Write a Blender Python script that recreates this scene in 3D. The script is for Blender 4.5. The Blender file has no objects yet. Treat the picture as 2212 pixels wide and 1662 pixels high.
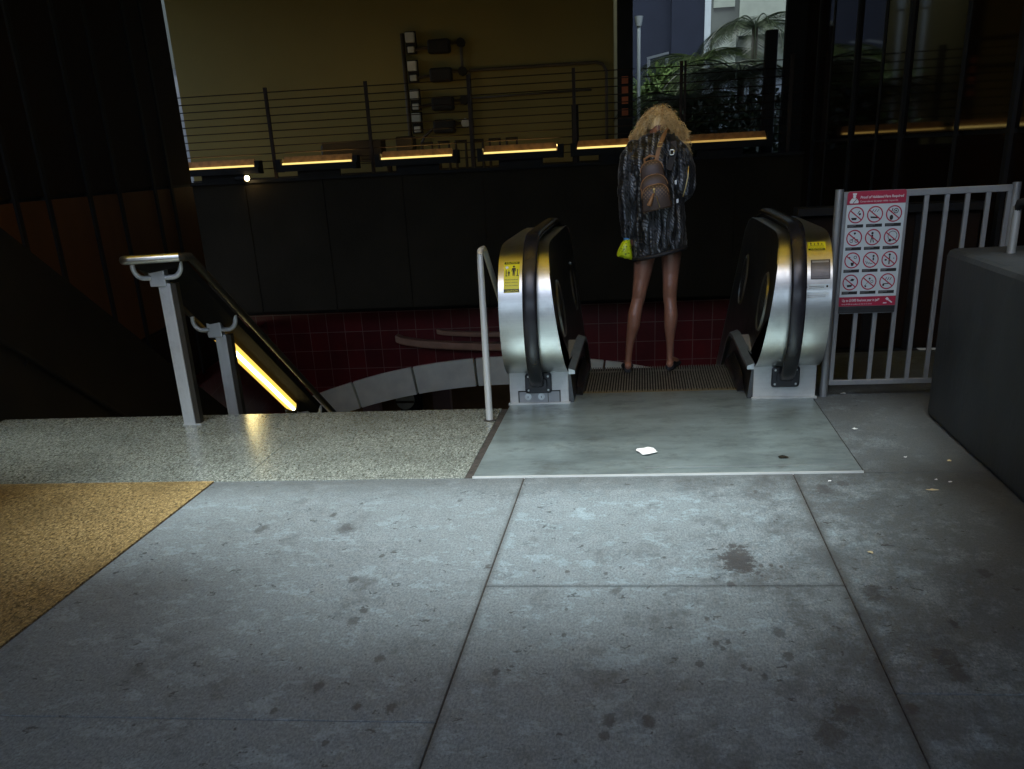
import bpy, bmesh, math, random
from mathutils import Vector, Matrix, noise as mnoise
random.seed(7)
PI = math.pi
sc = bpy.context.scene
COL = sc.collection

# ------------------------------------------------------------------ camera
cd = bpy.data.cameras.new('camera'); cam = bpy.data.objects.new('camera', cd); COL.objects.link(cam)
cd.sensor_fit = 'HORIZONTAL'; cd.sensor_width = 36.0
cd.lens = 36.0 * 2182.0 / 2212.0
cd.shift_x = -6.71 / 2212.0; cd.shift_y = 528.87 / 2212.0
cd.clip_start = 0.05; cd.clip_end = 500
_r = Vector((0.9924114686563835, 0.11300581034934701, -0.048468172098473525))
_d = Vector((0.004289939308217312, -0.42575478343946505, -0.9048284151147921))
_f = Vector((-0.12288642439265472, 0.8977541708094159, -0.4230087179885147))
M = Matrix.Identity(4)
for i in range(3):
    M[i][0] = _r[i]; M[i][1] = -_d[i]; M[i][2] = -_f[i]
M[2][3] = 1.42
cam.matrix_world = M
sc.camera = cam

# ------------------------------------------------------------------ light
SUN_EL, SUN_AZ = math.radians(66), math.radians(186)      # azimuth from +Y, clockwise: behind the camera
w = bpy.data.worlds.new('World'); sc.world = w; w.use_nodes = True
nt = w.node_tree; bg = nt.nodes['Background']
sky = nt.nodes.new('ShaderNodeTexSky'); sky.sky_type = 'NISHITA'; sky.sun_disc = False
sky.sun_elevation = SUN_EL; sky.sun_rotation = SUN_AZ
sky.air_density = 1.0; sky.dust_density = 2.5; sky.ozone_density = 1.5
nt.links.new(sky.outputs[0], bg.inputs[0]); bg.inputs[1].default_value = 0.13
sd = bpy.data.lights.new('sun', 'SUN'); sd.energy = 1.75; sd.angle = math.radians(26); sd.color = (0.86, 0.97, 1.0)
so = bpy.data.objects.new('sun', sd); COL.objects.link(so)
_dir = Vector((math.sin(SUN_AZ) * math.cos(SUN_EL), math.cos(SUN_AZ) * math.cos(SUN_EL), math.sin(SUN_EL)))
so.rotation_euler = (-_dir).to_track_quat('-Z', 'Y').to_euler()
sc.view_settings.view_transform = 'Standard'; sc.view_settings.look = 'None'
sc.view_settings.exposure = 1.75; sc.view_settings.gamma = 1.0
sc.render.engine = 'CYCLES'
sc.cycles.use_denoising = True
sc.cycles.max_bounces = 8; sc.cycles.sample_clamp_indirect = 4.0
sc.cycles.caustics_reflective = False; sc.cycles.caustics_refractive = False

# ------------------------------------------------------------------ materials
def _mat(name):
    m = bpy.data.materials.new(name); m.use_nodes = True
    return m, m.node_tree, m.node_tree.nodes['Principled BSDF']

def mat(name, col, rough=0.6, metal=0.0, var=0.25, scale=6.0, stretch=(1, 1, 1), bump=0.0, bscale=None, spec=0.5, rvar=0.0):
    """principled colour with a procedural mottle, optional bump"""
    m, t, b = _mat(name)
    N = t.nodes
    tc = N.new('ShaderNodeTexCoord'); mp = N.new('ShaderNodeMapping'); mp.inputs['Scale'].default_value = stretch
    t.links.new(tc.outputs['Object'], mp.inputs[0])
    no = N.new('ShaderNodeTexNoise'); no.inputs['Scale'].default_value = scale; no.inputs['Detail'].default_value = 6
    t.links.new(mp.outputs[0], no.inputs['Vector'])
    cr = N.new('ShaderNodeValToRGB')
    cr.color_ramp.elements[0].position = 0.3; cr.color_ramp.elements[1].position = 0.7
    cr.color_ramp.elements[0].color = (*[max(0, c * (1 - var)) for c in col], 1)
    cr.color_ramp.elements[1].color = (*[min(1, c * (1 + var)) for c in col], 1)
    t.links.new(no.outputs['Fac'], cr.inputs[0]); t.links.new(cr.outputs[0], b.inputs['Base Color'])
    b.inputs['Roughness'].default_value = rough; b.inputs['Metallic'].default_value = metal
    b.inputs['Specular IOR Level'].default_value = spec
    if rvar:
        mr = N.new('ShaderNodeMapRange'); mr.inputs['To Min'].default_value = max(0.02, rough - rvar); mr.inputs['To Max'].default_value = rough + rvar
        t.links.new(no.outputs['Fac'], mr.inputs['Value']); t.links.new(mr.outputs[0], b.inputs['Roughness'])
    if bump:
        n2 = N.new('ShaderNodeTexNoise'); n2.inputs['Scale'].default_value = bscale or scale * 6; n2.inputs['Detail'].default_value = 4
        t.links.new(mp.outputs[0], n2.inputs['Vector'])
        bp = N.new('ShaderNodeBump'); bp.inputs['Strength'].default_value = bump; bp.inputs['Distance'].default_value = 0.01
        t.links.new(n2.outputs['Fac'], bp.inputs['Height']); t.links.new(bp.outputs[0], b.inputs['Normal'])
    return m

def emit(name, col, strength):
    m, t, b = _mat(name)
    b.inputs['Base Color'].default_value = (*[c * 0.6 for c in col], 1)
    b.inputs['Emission Color'].default_value = (*col, 1); b.inputs['Emission Strength'].default_value = strength
    return m

def math_node(t, op, a, b=None):
    n = t.nodes.new('ShaderNodeMath'); n.operation = op
    for i, v in enumerate((a, b)):
        if v is None: continue
        if isinstance(v, (int, float)): n.inputs[i].default_value = v
        else: t.links.new(v, n.inputs[i])
    return n.outputs[0]

def mix_col(t, fac, a, b):
    n = t.nodes.new('ShaderNodeMix'); n.data_type = 'RGBA'
    for k, v in ((0, fac), (6, a), (7, b)):
        if isinstance(v, tuple): n.inputs[k].default_value = (*v, 1)
        elif isinstance(v, (int, float)): n.inputs[k].default_value = v
        else: t.links.new(v, n.inputs[k])
    return n.outputs[2]

def noise_tex(t, vec, scale, detail=5, rough=0.6):
    n = t.nodes.new('ShaderNodeTexNoise'); n.inputs['Scale'].default_value = scale
    n.inputs['Detail'].default_value = detail; n.inputs['Roughness'].default_value = rough
    t.links.new(vec, n.inputs['Vector']); return n.outputs['Fac']

def ramp(t, val, p0, p1, c0=(0, 0, 0), c1=(1, 1, 1)):
    n = t.nodes.new('ShaderNodeValToRGB'); e = n.color_ramp.elements
    e[0].position = p0; e[1].position = p1; e[0].color = (*c0, 1); e[1].color = (*c1, 1)
    t.links.new(val, n.inputs[0]); return n.outputs[0]

def mapped(t, scale=(1, 1, 1), src='Object'):
    tc = t.nodes.new('ShaderNodeTexCoord'); mp = t.nodes.new('ShaderNodeMapping'); mp.inputs['Scale'].default_value = scale
    t.links.new(tc.outputs[src], mp.inputs[0]); return mp.outputs[0]

def concrete_mat():
    """worn grey sidewalk: mottle, gum spots, dirt toward the right-hand wall, a few spills"""
    m, t, b = _mat('sidewalk_concrete')
    v = mapped(t)
    big = noise_tex(t, v, 1.1, 7, 0.7); mid = noise_tex(t, v, 7, 10, 0.8); fine = noise_tex(t, v, 230, 3, 0.8)
    geo = t.nodes.new('ShaderNodeNewGeometry')
    c = mix_col(t, ramp(t, big, 0.34, 0.66), (0.128, 0.180, 0.200), (0.240, 0.332, 0.372))
    tone = t.nodes.new('ShaderNodeMapRange'); tone.inputs['To Min'].default_value = 0.0; tone.inputs['To Max'].default_value = 0.30
    t.links.new(geo.outputs['Random Per Island'], tone.inputs['Value'])
    c = mix_col(t, tone.outputs[0], c, (0.15, 0.175, 0.18))
    c = mix_col(t, ramp(t, mid, 0.50, 0.60), c, mix_col(t, 0.45, c, (0.36, 0.45, 0.49)))
    c = mix_col(t, ramp(t, mid, 0.45, 0.36), c, mix_col(t, 0.55, c, (0.06, 0.072, 0.076)))
    grain = noise_tex(t, mapped(t, (1, 0.45, 1)), 130, 5, 0.8)
    c = mix_col(t, ramp(t, grain, 0.38, 0.62), mix_col(t, 0.40, c, (0.06, 0.07, 0.075)), mix_col(t, 0.22, c, (0.55, 0.6, 0.62)))
    sp_ = t.nodes.new('ShaderNodeTexVoronoi'); sp_.inputs['Scale'].default_value = 55; t.links.new(v, sp_.inputs['Vector'])
    spc = t.nodes.new('ShaderNodeSeparateColor'); t.links.new(sp_.outputs['Color'], spc.inputs[0])
    c = mix_col(t, math_node(t, 'MULTIPLY', math_node(t, 'MULTIPLY', ramp(t, sp_.outputs['Distance'], 0.12, 0.26, (1, 1, 1), (0, 0, 0)), math_node(t, 'GREATER_THAN', spc.outputs[0], 0.86)), 0.7), c, (0.04, 0.045, 0.048))
    # grime collected along the joints and in front of the steel plate
    jn = t.nodes.new('ShaderNodeSeparateXYZ'); t.links.new(v, jn.inputs[0])
    def near(sock, pos, wid, amt, cc):
        dd = math_node(t, 'ABSOLUTE', math_node(t, 'SUBTRACT', sock, pos)); dd = math_node(t, 'ADD', dd, math_node(t, 'MULTIPLY', math_node(t, 'SUBTRACT', mid, 0.5), wid * 3))
        mr_ = t.nodes.new('ShaderNodeMapRange'); mr_.inputs['From Min'].default_value = wid; mr_.inputs['From Max'].default_value = 0.0
        t.links.new(dd, mr_.inputs['Value']); return mix_col(t, math_node(t, 'MULTIPLY', mr_.outputs[0], amt), cc, (0.05, 0.052, 0.05))
    c = near(jn.outputs[0], -0.565, 0.024, 0.6, c); c = near(jn.outputs[0], 0.715, 0.034, 0.75, c); 
    mask = math_node(t, 'MULTIPLY', math_node(t, 'GREATER_THAN', jn.outputs[0], -0.565), math_node(t, 'LESS_THAN', jn.outputs[0], 0.715))
    c = mix_col(t, mask, c, near(jn.outputs[1], 3.385, 0.024, 0.55, c))
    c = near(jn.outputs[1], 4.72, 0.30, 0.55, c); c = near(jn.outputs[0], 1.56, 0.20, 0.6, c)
    # traffic dirt: patchy dark blotches, more of them near the grey wall on the right
    sep = t.nodes.new('ShaderNodeSeparateXYZ'); t.links.new(v, sep.inputs[0])
    blot = noise_tex(t, mapped(t, (1.0, 0.6, 1)), 4.2, 10, 0.8)
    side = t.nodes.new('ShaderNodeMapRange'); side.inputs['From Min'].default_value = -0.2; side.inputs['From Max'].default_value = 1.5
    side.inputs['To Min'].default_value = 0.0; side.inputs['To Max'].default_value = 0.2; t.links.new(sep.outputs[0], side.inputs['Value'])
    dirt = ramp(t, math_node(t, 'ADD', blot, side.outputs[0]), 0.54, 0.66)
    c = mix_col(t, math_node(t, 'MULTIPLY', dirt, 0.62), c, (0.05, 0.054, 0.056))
    # gum spots, two sizes, ragged edges
    wob = t.nodes.new('ShaderNodeTexNoise'); wob.inputs['Scale'].default_value = 34; t.links.new(v, wob.inputs['Vector'])
    vm = t.nodes.new('ShaderNodeVectorMath'); vm.operation = 'MULTIPLY_ADD'
    t.links.new(wob.outputs['Color'], vm.inputs[0]); vm.inputs[1].default_value = (0.10, 0.10, 0.0); t.links.new(v, vm.inputs[2])
    for sc_, r0, thr in ((6.0, 0.05, 0.80), (13, 0.08, 0.84)):
        vo = t.nodes.new('ShaderNodeTexVoronoi'); vo.inputs['Scale'].default_value = sc_; vo.voronoi_dimensions = '2D'
        t.links.new(vm.outputs[0], vo.inputs['Vector'])
        spot = ramp(t, vo.outputs['Distance'], r0, r0 + 0.035, (1, 1, 1), (0, 0, 0))
        sp = t.nodes.new('ShaderNodeSeparateColor'); t.links.new(vo.outputs['Color'], sp.inputs[0])
        sel = math_node(t, 'GREATER_THAN', sp.outputs[0], thr)
        c = mix_col(t, math_node(t, 'MULTIPLY', math_node(t, 'MULTIPLY', spot, sel), 0.8), c, (0.032, 0.034, 0.036))
    # spills with their own outline
    wob2 = noise_tex(t, v, 17, 7, 0.9); vs_ = mapped(t, (1, 0.5, 0))
    for (x, y, r) in ((0.365, 3.641, 0.045), (0.445, 3.581, 0.012), (0.482, 3.576, 0.009), (0.518, 3.564, 0.008), (0.555, 3.556, 0.005), (0.403, 3.546, 0.013), (0.424, 3.505, 0.01), (0.438, 3.478, 0.007), (0.36, 3.79, 0.018), (0.439, 2.998, 0.022), (0.237, 2.919, 0.012), (0.256, 2.878, 0.011), (0.217, 2.952, 0.007), (1.212, 3.495, 0.027), (0.798, 3.328, 0.039), (0.998, 3.073, 0.017), (0.908, 2.833, 0.04), (0.92, 2.728, 0.032), (0.558, 2.489, 0.04), (0.501, 2.365, 0.045), (0.742, 2.519, 0.018), (-0.253, 3.176, 0.007), (-0.247, 2.972, 0.008), (-0.21, 2.866, 0.005), (-0.164, 2.216, 0.008), (0.321, 3.398, 0.014), (-0.086, 3.339, 0.023), (0.179, 2.773, 0.015), (0.451, 2.833, 0.017), (0.309, 2.76, 0.011), (0.327, 2.738, 0.008), (-0.084, 2.425, 0.019), (0.024, 2.425, 0.019), (-0.097, 2.345, 0.017), (-0.4, 3.534, 0.008), (-0.272, 3.524, 0.01), (-0.128, 3.504, 0.009), (0.085, 3.308, 0.008), (0.821, 4.509, 0.04), (0.916, 4.593, 0.028), (0.512, 4.48, 0.014), (0.367, 2.695, 0.012), (0.219, 3.103, 0.011), (-0.385, 3.025, 0.006), (0.277, 2.928, 0.009), (0.708, 2.806, 0.011), (-1.739, 4.279, 0.01), (-1.649, 4.038, 0.03), (-1.269, 4.024, 0.037), (-1.029, 3.701, 0.01), (-0.991, 3.745, 0.013), (-0.585, 3.581, 0.011), (-0.815, 2.482, 0.015), (-0.713, 2.485, 0.018), (-1.082, 3.451, 0.02), (-0.964, 3.162, 0.015), (-0.982, 3.074, 0.021), (-0.821, 2.794, 0.017), (-0.851, 2.283, 0.01), (-0.829, 4.399, 0.013), (-0.963, 2.605, 0.017), (-1.054, 2.455, 0.01), (-0.438, 2.707, 0.013), (-1.376, 4.218, 0.015), (-1.884, 3.526, 0.006)):
        r = 0.075 if (x, y) == (0.365, 3.641) else r; k = 0.9 if r > 0.07 else (0.72 if r < 0.02 else 0.6)
        dn = t.nodes.new('ShaderNodeVectorMath'); dn.operation = 'DISTANCE'; dn.inputs[1].default_value = (x, y * 0.5, 0); t.links.new(vs_, dn.inputs[0])
        d = math_node(t, 'ADD', dn.outputs['Value'], math_node(t, 'MULTIPLY', math_node(t, 'SUBTRACT', wob2, 0.5), r * 4.5))
        s = t.nodes.new('ShaderNodeMapRange'); s.inputs['From Min'].default_value = r; s.inputs['From Max'].default_value = r * 0.72
        t.links.new(d, s.inputs['Value'])
        c = mix_col(t, math_node(t, 'MULTIPLY', s.outputs[0], k), c, (0.042, 0.042, 0.043))
    # faint long scuff
    sc2 = noise_tex(t, mapped(t, (2, 14, 1)), 2.0, 5, 0.6)
    c = mix_col(t, math_node(t, 'MULTIPLY', ramp(t, sc2, 0.62, 0.72), 0.25), c, (0.06, 0.06, 0.06))
    t.links.new(c, b.inputs['Base Color'])
    mr = t.nodes.new('ShaderNodeMapRange'); mr.inputs['To Min'].default_value = 0.42; mr.inputs['To Max'].default_value = 0.75
    t.links.new(mid, mr.inputs['Value']); t.links.new(mr.outputs[0], b.inputs['Roughness'])
    bp = t.nodes.new('ShaderNodeBump'); bp.inputs['Strength'].default_value = 0.35; bp.inputs['Distance'].default_value = 0.004
    t.links.new(math_node(t, 'ADD', grain, math_node(t, 'MULTIPLY', mid, 1.5)), bp.inputs['Height']); t.links.new(bp.outputs[0], b.inputs['Normal'])
    return m

def speckle_mat(name, dark, mid, light, rough=0.35, sx=1.0):
    """granite / exposed aggregate: small dark and light grains"""
    m, t, b = _mat(name)
    v = mapped(t, (1.0, 0.42, 1))
    g1 = noise_tex(t, v, 75 * sx, 4, 0.75); g2 = noise_tex(t, v, 150 * sx, 3, 0.7); big = noise_tex(t, mapped(t), 2.2, 5, 0.6)
    c = mix_col(t, ramp(t, g1, 0.36, 0.62), dark, mid)
    c = mix_col(t, ramp(t, g2, 0.52, 0.68), c, light)
    c = mix_col(t, math_node(t, 'MULTIPLY', ramp(t, big, 0.45, 0.7), 0.4), c, dark)
    t.links.new(c, b.inputs['Base Color']); b.inputs['Roughness'].default_value = rough
    bp = t.nodes.new('ShaderNodeBump'); bp.inputs['Strength'].default_value = 0.25; bp.inputs['Distance'].default_value = 0.003
    t.links.new(g1, bp.inputs['Height']); t.links.new(bp.outputs[0], b.inputs['Normal'])
    return m

def tile_mat():
    """dark red glazed square tiles with pale joints"""
    m, t, b = _mat('red_tile')
    tc = t.nodes.new('ShaderNodeTexCoord')
    br = t.nodes.new('ShaderNodeTexBrick'); br.offset = 0.0; br.squash = 1.0
    t.links.new(tc.outputs['UV'], br.inputs['Vector'])
    br.inputs['Scale'].default_value = 1.0; br.inputs['Brick Width'].default_value = 0.285; br.inputs['Row Height'].default_value = 0.285
    br.inputs['Mortar Size'].default_value = 0.005; br.inputs['Mortar Smooth'].default_value = 0.1
    br.inputs['Color1'].default_value = (0.17, 0.014, 0.015, 1); br.inputs['Color2'].default_value = (0.11, 0.009, 0.011, 1)
    br.inputs['Mortar'].default_value = (0.26, 0.17, 0.15, 1)
    nz = noise_tex(t, tc.outputs['UV'], 3.0, 5)
    c = mix_col(t, math_node(t, 'MULTIPLY', ramp(t, nz, 0.4, 0.7), 0.35), br.outputs['Color'], (0.03, 0.005, 0.006))
    t.links.new(c, b.inputs['Base Color']); b.inputs['Roughness'].default_value = 0.32
    return m

def steel_mat(name, base=0.62, rough=0.24, stretch=(1, 40, 40), tint=(1, 1, 1), metal=1.0, var=0.1):
    m, t, b = _mat(name)
    v = mapped(t, stretch); n1 = noise_tex(t, v, 5, 4, 0.6); dirt = noise_tex(t, mapped(t), 7, 7, 0.7)
    c = mix_col(t, n1, tuple(base * (1 - var) * k for k in tint), tuple(min(1, base * (1 + var)) * k for k in tint))
    c = mix_col(t, math_node(t, 'MULTIPLY', ramp(t, dirt, 0.5, 0.75), 0.4), c, tuple(base * 0.45 * k for k in tint))
    t.links.new(c, b.inputs['Base Color']); b.inputs['Metallic'].default_value = metal
    mr = t.nodes.new('ShaderNodeMapRange'); mr.inputs['To Min'].default_value = rough - 0.06; mr.inputs['To Max'].default_value = rough + 0.14
    t.links.new(dirt, mr.inputs['Value']); t.links.new(mr.outputs[0], b.inputs['Roughness'])
    bp = t.nodes.new('ShaderNodeBump'); bp.inputs['Strength'].default_value = 0.06; bp.inputs['Distance'].default_value = 0.002
    t.links.new(n1, bp.inputs['Height']); t.links.new(bp.outputs[0], b.inputs['Normal'])
    return m

def plate_mat():
    """scuffed steel landing plate with tread wear running across"""
    m, t, b = _mat('landing_plate_steel')
    v = mapped(t, (1, 2.2, 1)); wear = noise_tex(t, v, 1.6, 9, 0.72); v2 = mapped(t, (1, 1, 1)); st = noise_tex(t, v2, 5, 7, 0.7); fine = noise_tex(t, v2, 120, 3, 0.7)
    c = mix_col(t, ramp(t, wear, 0.3, 0.7), (0.17, 0.215, 0.22), (0.40, 0.50, 0.51))
    c = mix_col(t, math_node(t, 'MULTIPLY', ramp(t, st, 0.52, 0.72), 0.55), c, (0.09, 0.09, 0.075))
    c = mix_col(t, math_node(t, 'MULTIPLY', ramp(t, fine, 0.6, 0.75), 0.35), c, (0.07, 0.07, 0.06))
    t.links.new(c, b.inputs['Base Color']); b.inputs['Metallic'].default_value = 0.6
    mr = t.nodes.new('ShaderNodeMapRange'); mr.inputs['To Min'].default_value = 0.24; mr.inputs['To Max'].default_value = 0.5
    t.links.new(st, mr.inputs['Value']); t.links.new(mr.outputs[0], b.inputs['Roughness'])
    return m

def knit_mat():
    """black cable knit: vertical bands of grey and silvery yarn between black ones"""
    m, t, b = _mat('black_cable_knit')
    v = mapped(t)
    wv = t.nodes.new('ShaderNodeTexWave'); wv.wave_type = 'BANDS'; wv.bands_direction = 'X'
    wv.inputs['Scale'].default_value = 7.0; wv.inputs['Distortion'].default_value = 6.5; wv.inputs['Detail'].default_value = 3; wv.inputs['Detail Scale'].default_value = 2.6
    t.links.new(mapped(t, (1, 0.4, 0.35)), wv.inputs['Vector'])
    chev = t.nodes.new('ShaderNodeTexWave'); chev.wave_type = 'BANDS'; chev.bands_direction = 'DIAGONAL'
    chev.inputs['Scale'].default_value = 26; chev.inputs['Distortion'].default_value = 7; t.links.new(v, chev.inputs['Vector'])
    band = ramp(t, wv.outputs['Fac'], 0.58, 0.85)
    patch = ramp(t, noise_tex(t, mapped(t, (6, 6, 2.0)), 3.4, 4, 0.6), 0.42, 0.62)
    f = math_node(t, 'MULTIPLY', math_node(t, 'MULTIPLY', band, patch), math_node(t, 'ADD', math_node(t, 'MULTIPLY', ramp(t, chev.outputs['Fac'], 0.3, 0.6), 0.8), 0.2))
    c = mix_col(t, f, (0.005, 0.0055, 0.007), (0.36, 0.40, 0.45))
    t.links.new(c, b.inputs['Base Color']); b.inputs['Roughness'].default_value = 0.42
    b.inputs['Sheen Weight'].default_value = 0.15
    bp = t.nodes.new('ShaderNodeBump'); bp.inputs['Strength'].default_value = 0.7; bp.inputs['Distance'].default_value = 0.006
    t.links.new(math_node(t, 'ADD', wv.outputs['Fac'], math_node(t, 'MULTIPLY', chev.outputs['Fac'], 0.4)), bp.inputs['Height']); t.links.new(bp.outputs[0], b.inputs['Normal'])
    return m

def canvas_mat():
    """dark brown coated canvas with a faint diagonal lattice of small dots"""
    m, t, b = _mat('brown_coated_canvas')
    v = mapped(t)
    ro = t.nodes.new('ShaderNodeMapping'); ro.inputs['Rotation'].default_value = (0, math.radians(45), 0); t.links.new(v, ro.inputs[0])
    ck = t.nodes.new('ShaderNodeTexVoronoi'); ck.inputs['Scale'].default_value = 62; ck.inputs['Randomness'].default_value = 0.0
    t.links.new(ro.outputs[0], ck.inputs['Vector'])
    d = ramp(t, ck.outputs['Distance'], 0.25, 0.34, (1, 1, 1), (0, 0, 0))
    c = mix_col(t, math_node(t, 'MULTIPLY', d, 0.75), mix_col(t, noise_tex(t, v, 18), (0.030, 0.016, 0.010), (0.080, 0.046, 0.030)), (0.26, 0.16, 0.075))
    t.links.new(c, b.inputs['Base Color']); b.inputs['Roughness'].default_value = 0.42
    return m

MT = {}
def setup_mats():
    MT.update(
        concrete=concrete_mat(),
        granite=speckle_mat('granite', (0.08, 0.09, 0.08), (0.225, 0.25, 0.222), (0.44, 0.485, 0.44), 0.22),
        tan=speckle_mat('tan_aggregate', (0.055, 0.036, 0.012), (0.30, 0.215, 0.085), (0.46, 0.355, 0.17), 0.6),
        joint=mat('joint_dirt', (0.034, 0.030, 0.026), 0.9, 0, 0.6, 30),
        tile=tile_mat(), plate=plate_mat(), knit=knit_mat(), canvas=canvas_mat(),
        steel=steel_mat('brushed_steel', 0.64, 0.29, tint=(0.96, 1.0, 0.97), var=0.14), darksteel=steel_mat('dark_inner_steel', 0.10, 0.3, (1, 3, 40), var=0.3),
        boxsteel=steel_mat('worn_base_steel', 0.62, 0.42, (1, 8, 8), (0.96, 1.0, 0.97), var=0.15, metal=0.4),
        galv=steel_mat('galvanised_steel', 0.34, 0.42, (6, 6, 1), (0.93, 0.98, 1.0), 0.55),
        post=steel_mat('satin_post_steel', 0.60, 0.36, (8, 8, 1), (0.96, 1.0, 1.0), 0.6),
        pale=mat('pale_cast_metal', (0.60, 0.63, 0.62), 0.4, 0.3, 0.1),
        bronze=mat('dark_bronze_metal', (0.045, 0.040, 0.030), 0.5, 0.5, 0.2),
        rubber=mat('black_handrail_rubber', (0.016, 0.016, 0.02), 0.27, 0, 0.2, 12),
        flatblack=mat('flat_black', (0.010, 0.010, 0.010), 0.65, spec=0.2),
        groove=mat('ribbed_step_metal', (0.34, 0.345, 0.30), 0.45, 0.7, 0.3, 20),
        comb=mat('worn_comb_brass', (0.42, 0.33, 0.15), 0.4, 0.6, 0.2),
        yellowlabel=mat('yellow_label', (0.78, 0.72, 0.02), 0.45, 0, 0.05),
        black=mat('black_ink', (0.015, 0.015, 0.015), 0.5), white=mat('white_ink', (0.75, 0.8, 0.82), 0.5, 0, 0.04),
        signwhite=mat('sign_white', (0.62, 0.72, 0.75), 0.4, 0, 0.04), signred=mat('sign_red', (0.42, 0.022, 0.065), 0.4, 0, 0.06),
        greypaint=mat('dark_grey_wall_paint', (0.021, 0.026, 0.031), 0.6, 0, 0.45, 3.5, (1.2, 1.2, 0.5), bump=0.3, bscale=22, rvar=0.15),
        darkconc=mat('dark_wall_concrete', (0.025, 0.0205, 0.0135), 0.9, 0, 0.2, 1.5, spec=0.12, bump=0.2, bscale=20),
        brownpanel=mat('brown_wall_panel', (0.012, 0.006, 0.003), 0.05, 0, 0.2, 2, (1, 1, 0.3), spec=0.16),
        rustpanel=mat('lit_rust_panel', (0.105, 0.040, 0.009), 0.6, 0, 0.2, 2, (1, 1, 0.3), spec=0.2), blackconc=mat('blackened_concrete', (0.012, 0.010, 0.008), 0.9, 0, 0.2, 2, spec=0.15), orangepanel=mat('rust_wall_panel', (0.013, 0.006, 0.0022), 0.75, 0, 0.2, 2, (1, 1, 0.3), spec=0.2),  # lit_rust_panel: lit tier of rust_wall_panel, its light painted as a brighter colour
        stone=mat('pale_arch_stone', (0.90, 0.87, 0.72), 0.6, 0, 0.08, 5),
        brownstone=mat('brown_stone_band', (0.36, 0.20, 0.13), 0.5, 0, 0.2, 5),
        browntile=mat('brown_lobby_wall', (0.16, 0.085, 0.03), 0.5, 0, 0.2, 4),
        yellowwall=mat('ochre_plaster', (0.17, 0.133, 0.033), 0.85, 0, 0.08, 0.8, bump=0.1, bscale=30),
        soffit=mat('canopy_soffit', (0.10, 0.085, 0.03), 0.7), 
        cable=mat('rusty_cable_steel', (0.022, 0.012, 0.007), 0.6, 0.4),
        tubedim=emit('weak_tube_glow', (1.0, 0.62, 0.16), 0.14), tubelight=emit('lamp_tube_glow', (1.0, 0.72, 0.22), 0.38), reflector=mat('orange_reflector_paint', (0.40, 0.20, 0.065), 0.5, 0, 0.35, 14),
        backtube=emit('wall_fill_glow', (1.0, 0.66, 0.20), 2.6),
        handlamp=emit('handrail_lamp_core', (1.0, 0.86, 0.40), 4.5), handlampedge=emit('handrail_lamp_shell', (1.0, 0.60, 0.10), 0.42),
        bulb=emit('bulb_glow', (1.0, 0.72, 0.34), 10.0), dimlamp=emit('dim_lamp_glow', (0.75, 0.85, 0.6), 0.15),
        skin=None, hair=None,
        bluewall=mat('slate_blue_siding', (0.013, 0.017, 0.028), 0.85, 0, 0.08, 3, spec=0.1), whitetrim=mat('white_window_trim', (0.28, 0.33, 0.355), 0.5, 0, 0.04),
        pane=mat('window_glass', (0.05, 0.06, 0.055), 0.08, 0, 0.3, 1.2, spec=0.3), blind=mat('pane_reflection', (0.17, 0.20, 0.17), 0.6, 0, 0.1),
        fern=mat('dark_fern_leaf', (0.022, 0.034, 0.014), 0.5, 0, 0.4, 8), fernlit=mat('green_fern_leaf', (0.055, 0.085, 0.022), 0.5, 0, 0.4, 8),
        bright=mat('bright_green_leaf', (0.085, 0.14, 0.04), 0.5, 0, 0.4, 8), bark=mat('dark_trunk_bark', (0.03, 0.02, 0.013), 0.9, bump=0.5, scale=10),
        asphalt=mat('road_asphalt', (0.06, 0.06, 0.065), 0.8, 0, 0.2, 5), plaza=mat('plaza_paving', (0.38, 0.42, 0.46), 0.7, 0, 0.15, 2),
        orange=mat('orange_banner', (0.42, 0.10, 0.02), 0.6), tanleather=mat('tan_leather', (0.33, 0.17, 0.07), 0.5, 0, 0.15, 30),
        gold=mat('gold_hardware', (0.75, 0.60, 0.28), 0.3, 0.8, 0.1), silver=mat('silver_buckle', (0.8, 0.85, 0.85), 0.25, 0.6, 0.05),
        neon=None, bluebag=mat('blue_bag_top', (0.05, 0.22, 0.5), 0.5), shoe=mat('black_shoe', (0.012, 0.012, 0.014), 0.6),
        paper=mat('white_paper', (0.8, 0.83, 0.84), 0.8, 0, 0.05), litter=mat('tan_litter', (0.55, 0.47, 0.28), 0.8), 
        meter=mat('meter_housing', (0.016, 0.014, 0.010), 0.7, 0, spec=0.2), greybox=mat('grey_conduit_box', (0.42, 0.41, 0.33), 0.6, 0.1),
        pipe=mat('brown_conduit', (0.055, 0.04, 0.022), 0.6, 0.2), street_far=mat('far_facade', (0.22, 0.23, 0.24), 0.8, 0, 0.2, 0.5),
        key=mat('key_lock_metal', (0.55, 0.58, 0.58), 0.3, 0.8),
    )
    m, t, b = _mat('brown_skin')
    n = noise_tex(t, mapped(t), 9, 5)
    t.links.new(mix_col(t, n, (0.20, 0.092, 0.058), (0.36, 0.175, 0.115)), b.inputs['Base Color']); b.inputs['Roughness'].default_value = 0.34
    b.inputs['Subsurface Weight'].default_value = 0.05; b.inputs['Subsurface Radius'].default_value = (0.02, 0.008, 0.004)
    MT['skin'] = m
    m, t, b = _mat('blonde_hair')
    n = noise_tex(t, mapped(t, (1, 1, 0.4)), 26, 4)
    t.links.new(mix_col(t, ramp(t, n, 0.3, 0.7), (0.52, 0.32, 0.12), (0.95, 0.77, 0.42)), b.inputs['Base Color']); b.inputs['Roughness'].default_value = 0.45
    MT['hair'] = m
    m, t, b = _mat('neon_yellow_film')
    n = noise_tex(t, mapped(t, (1, 1, 1.6)), 34, 3)
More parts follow.
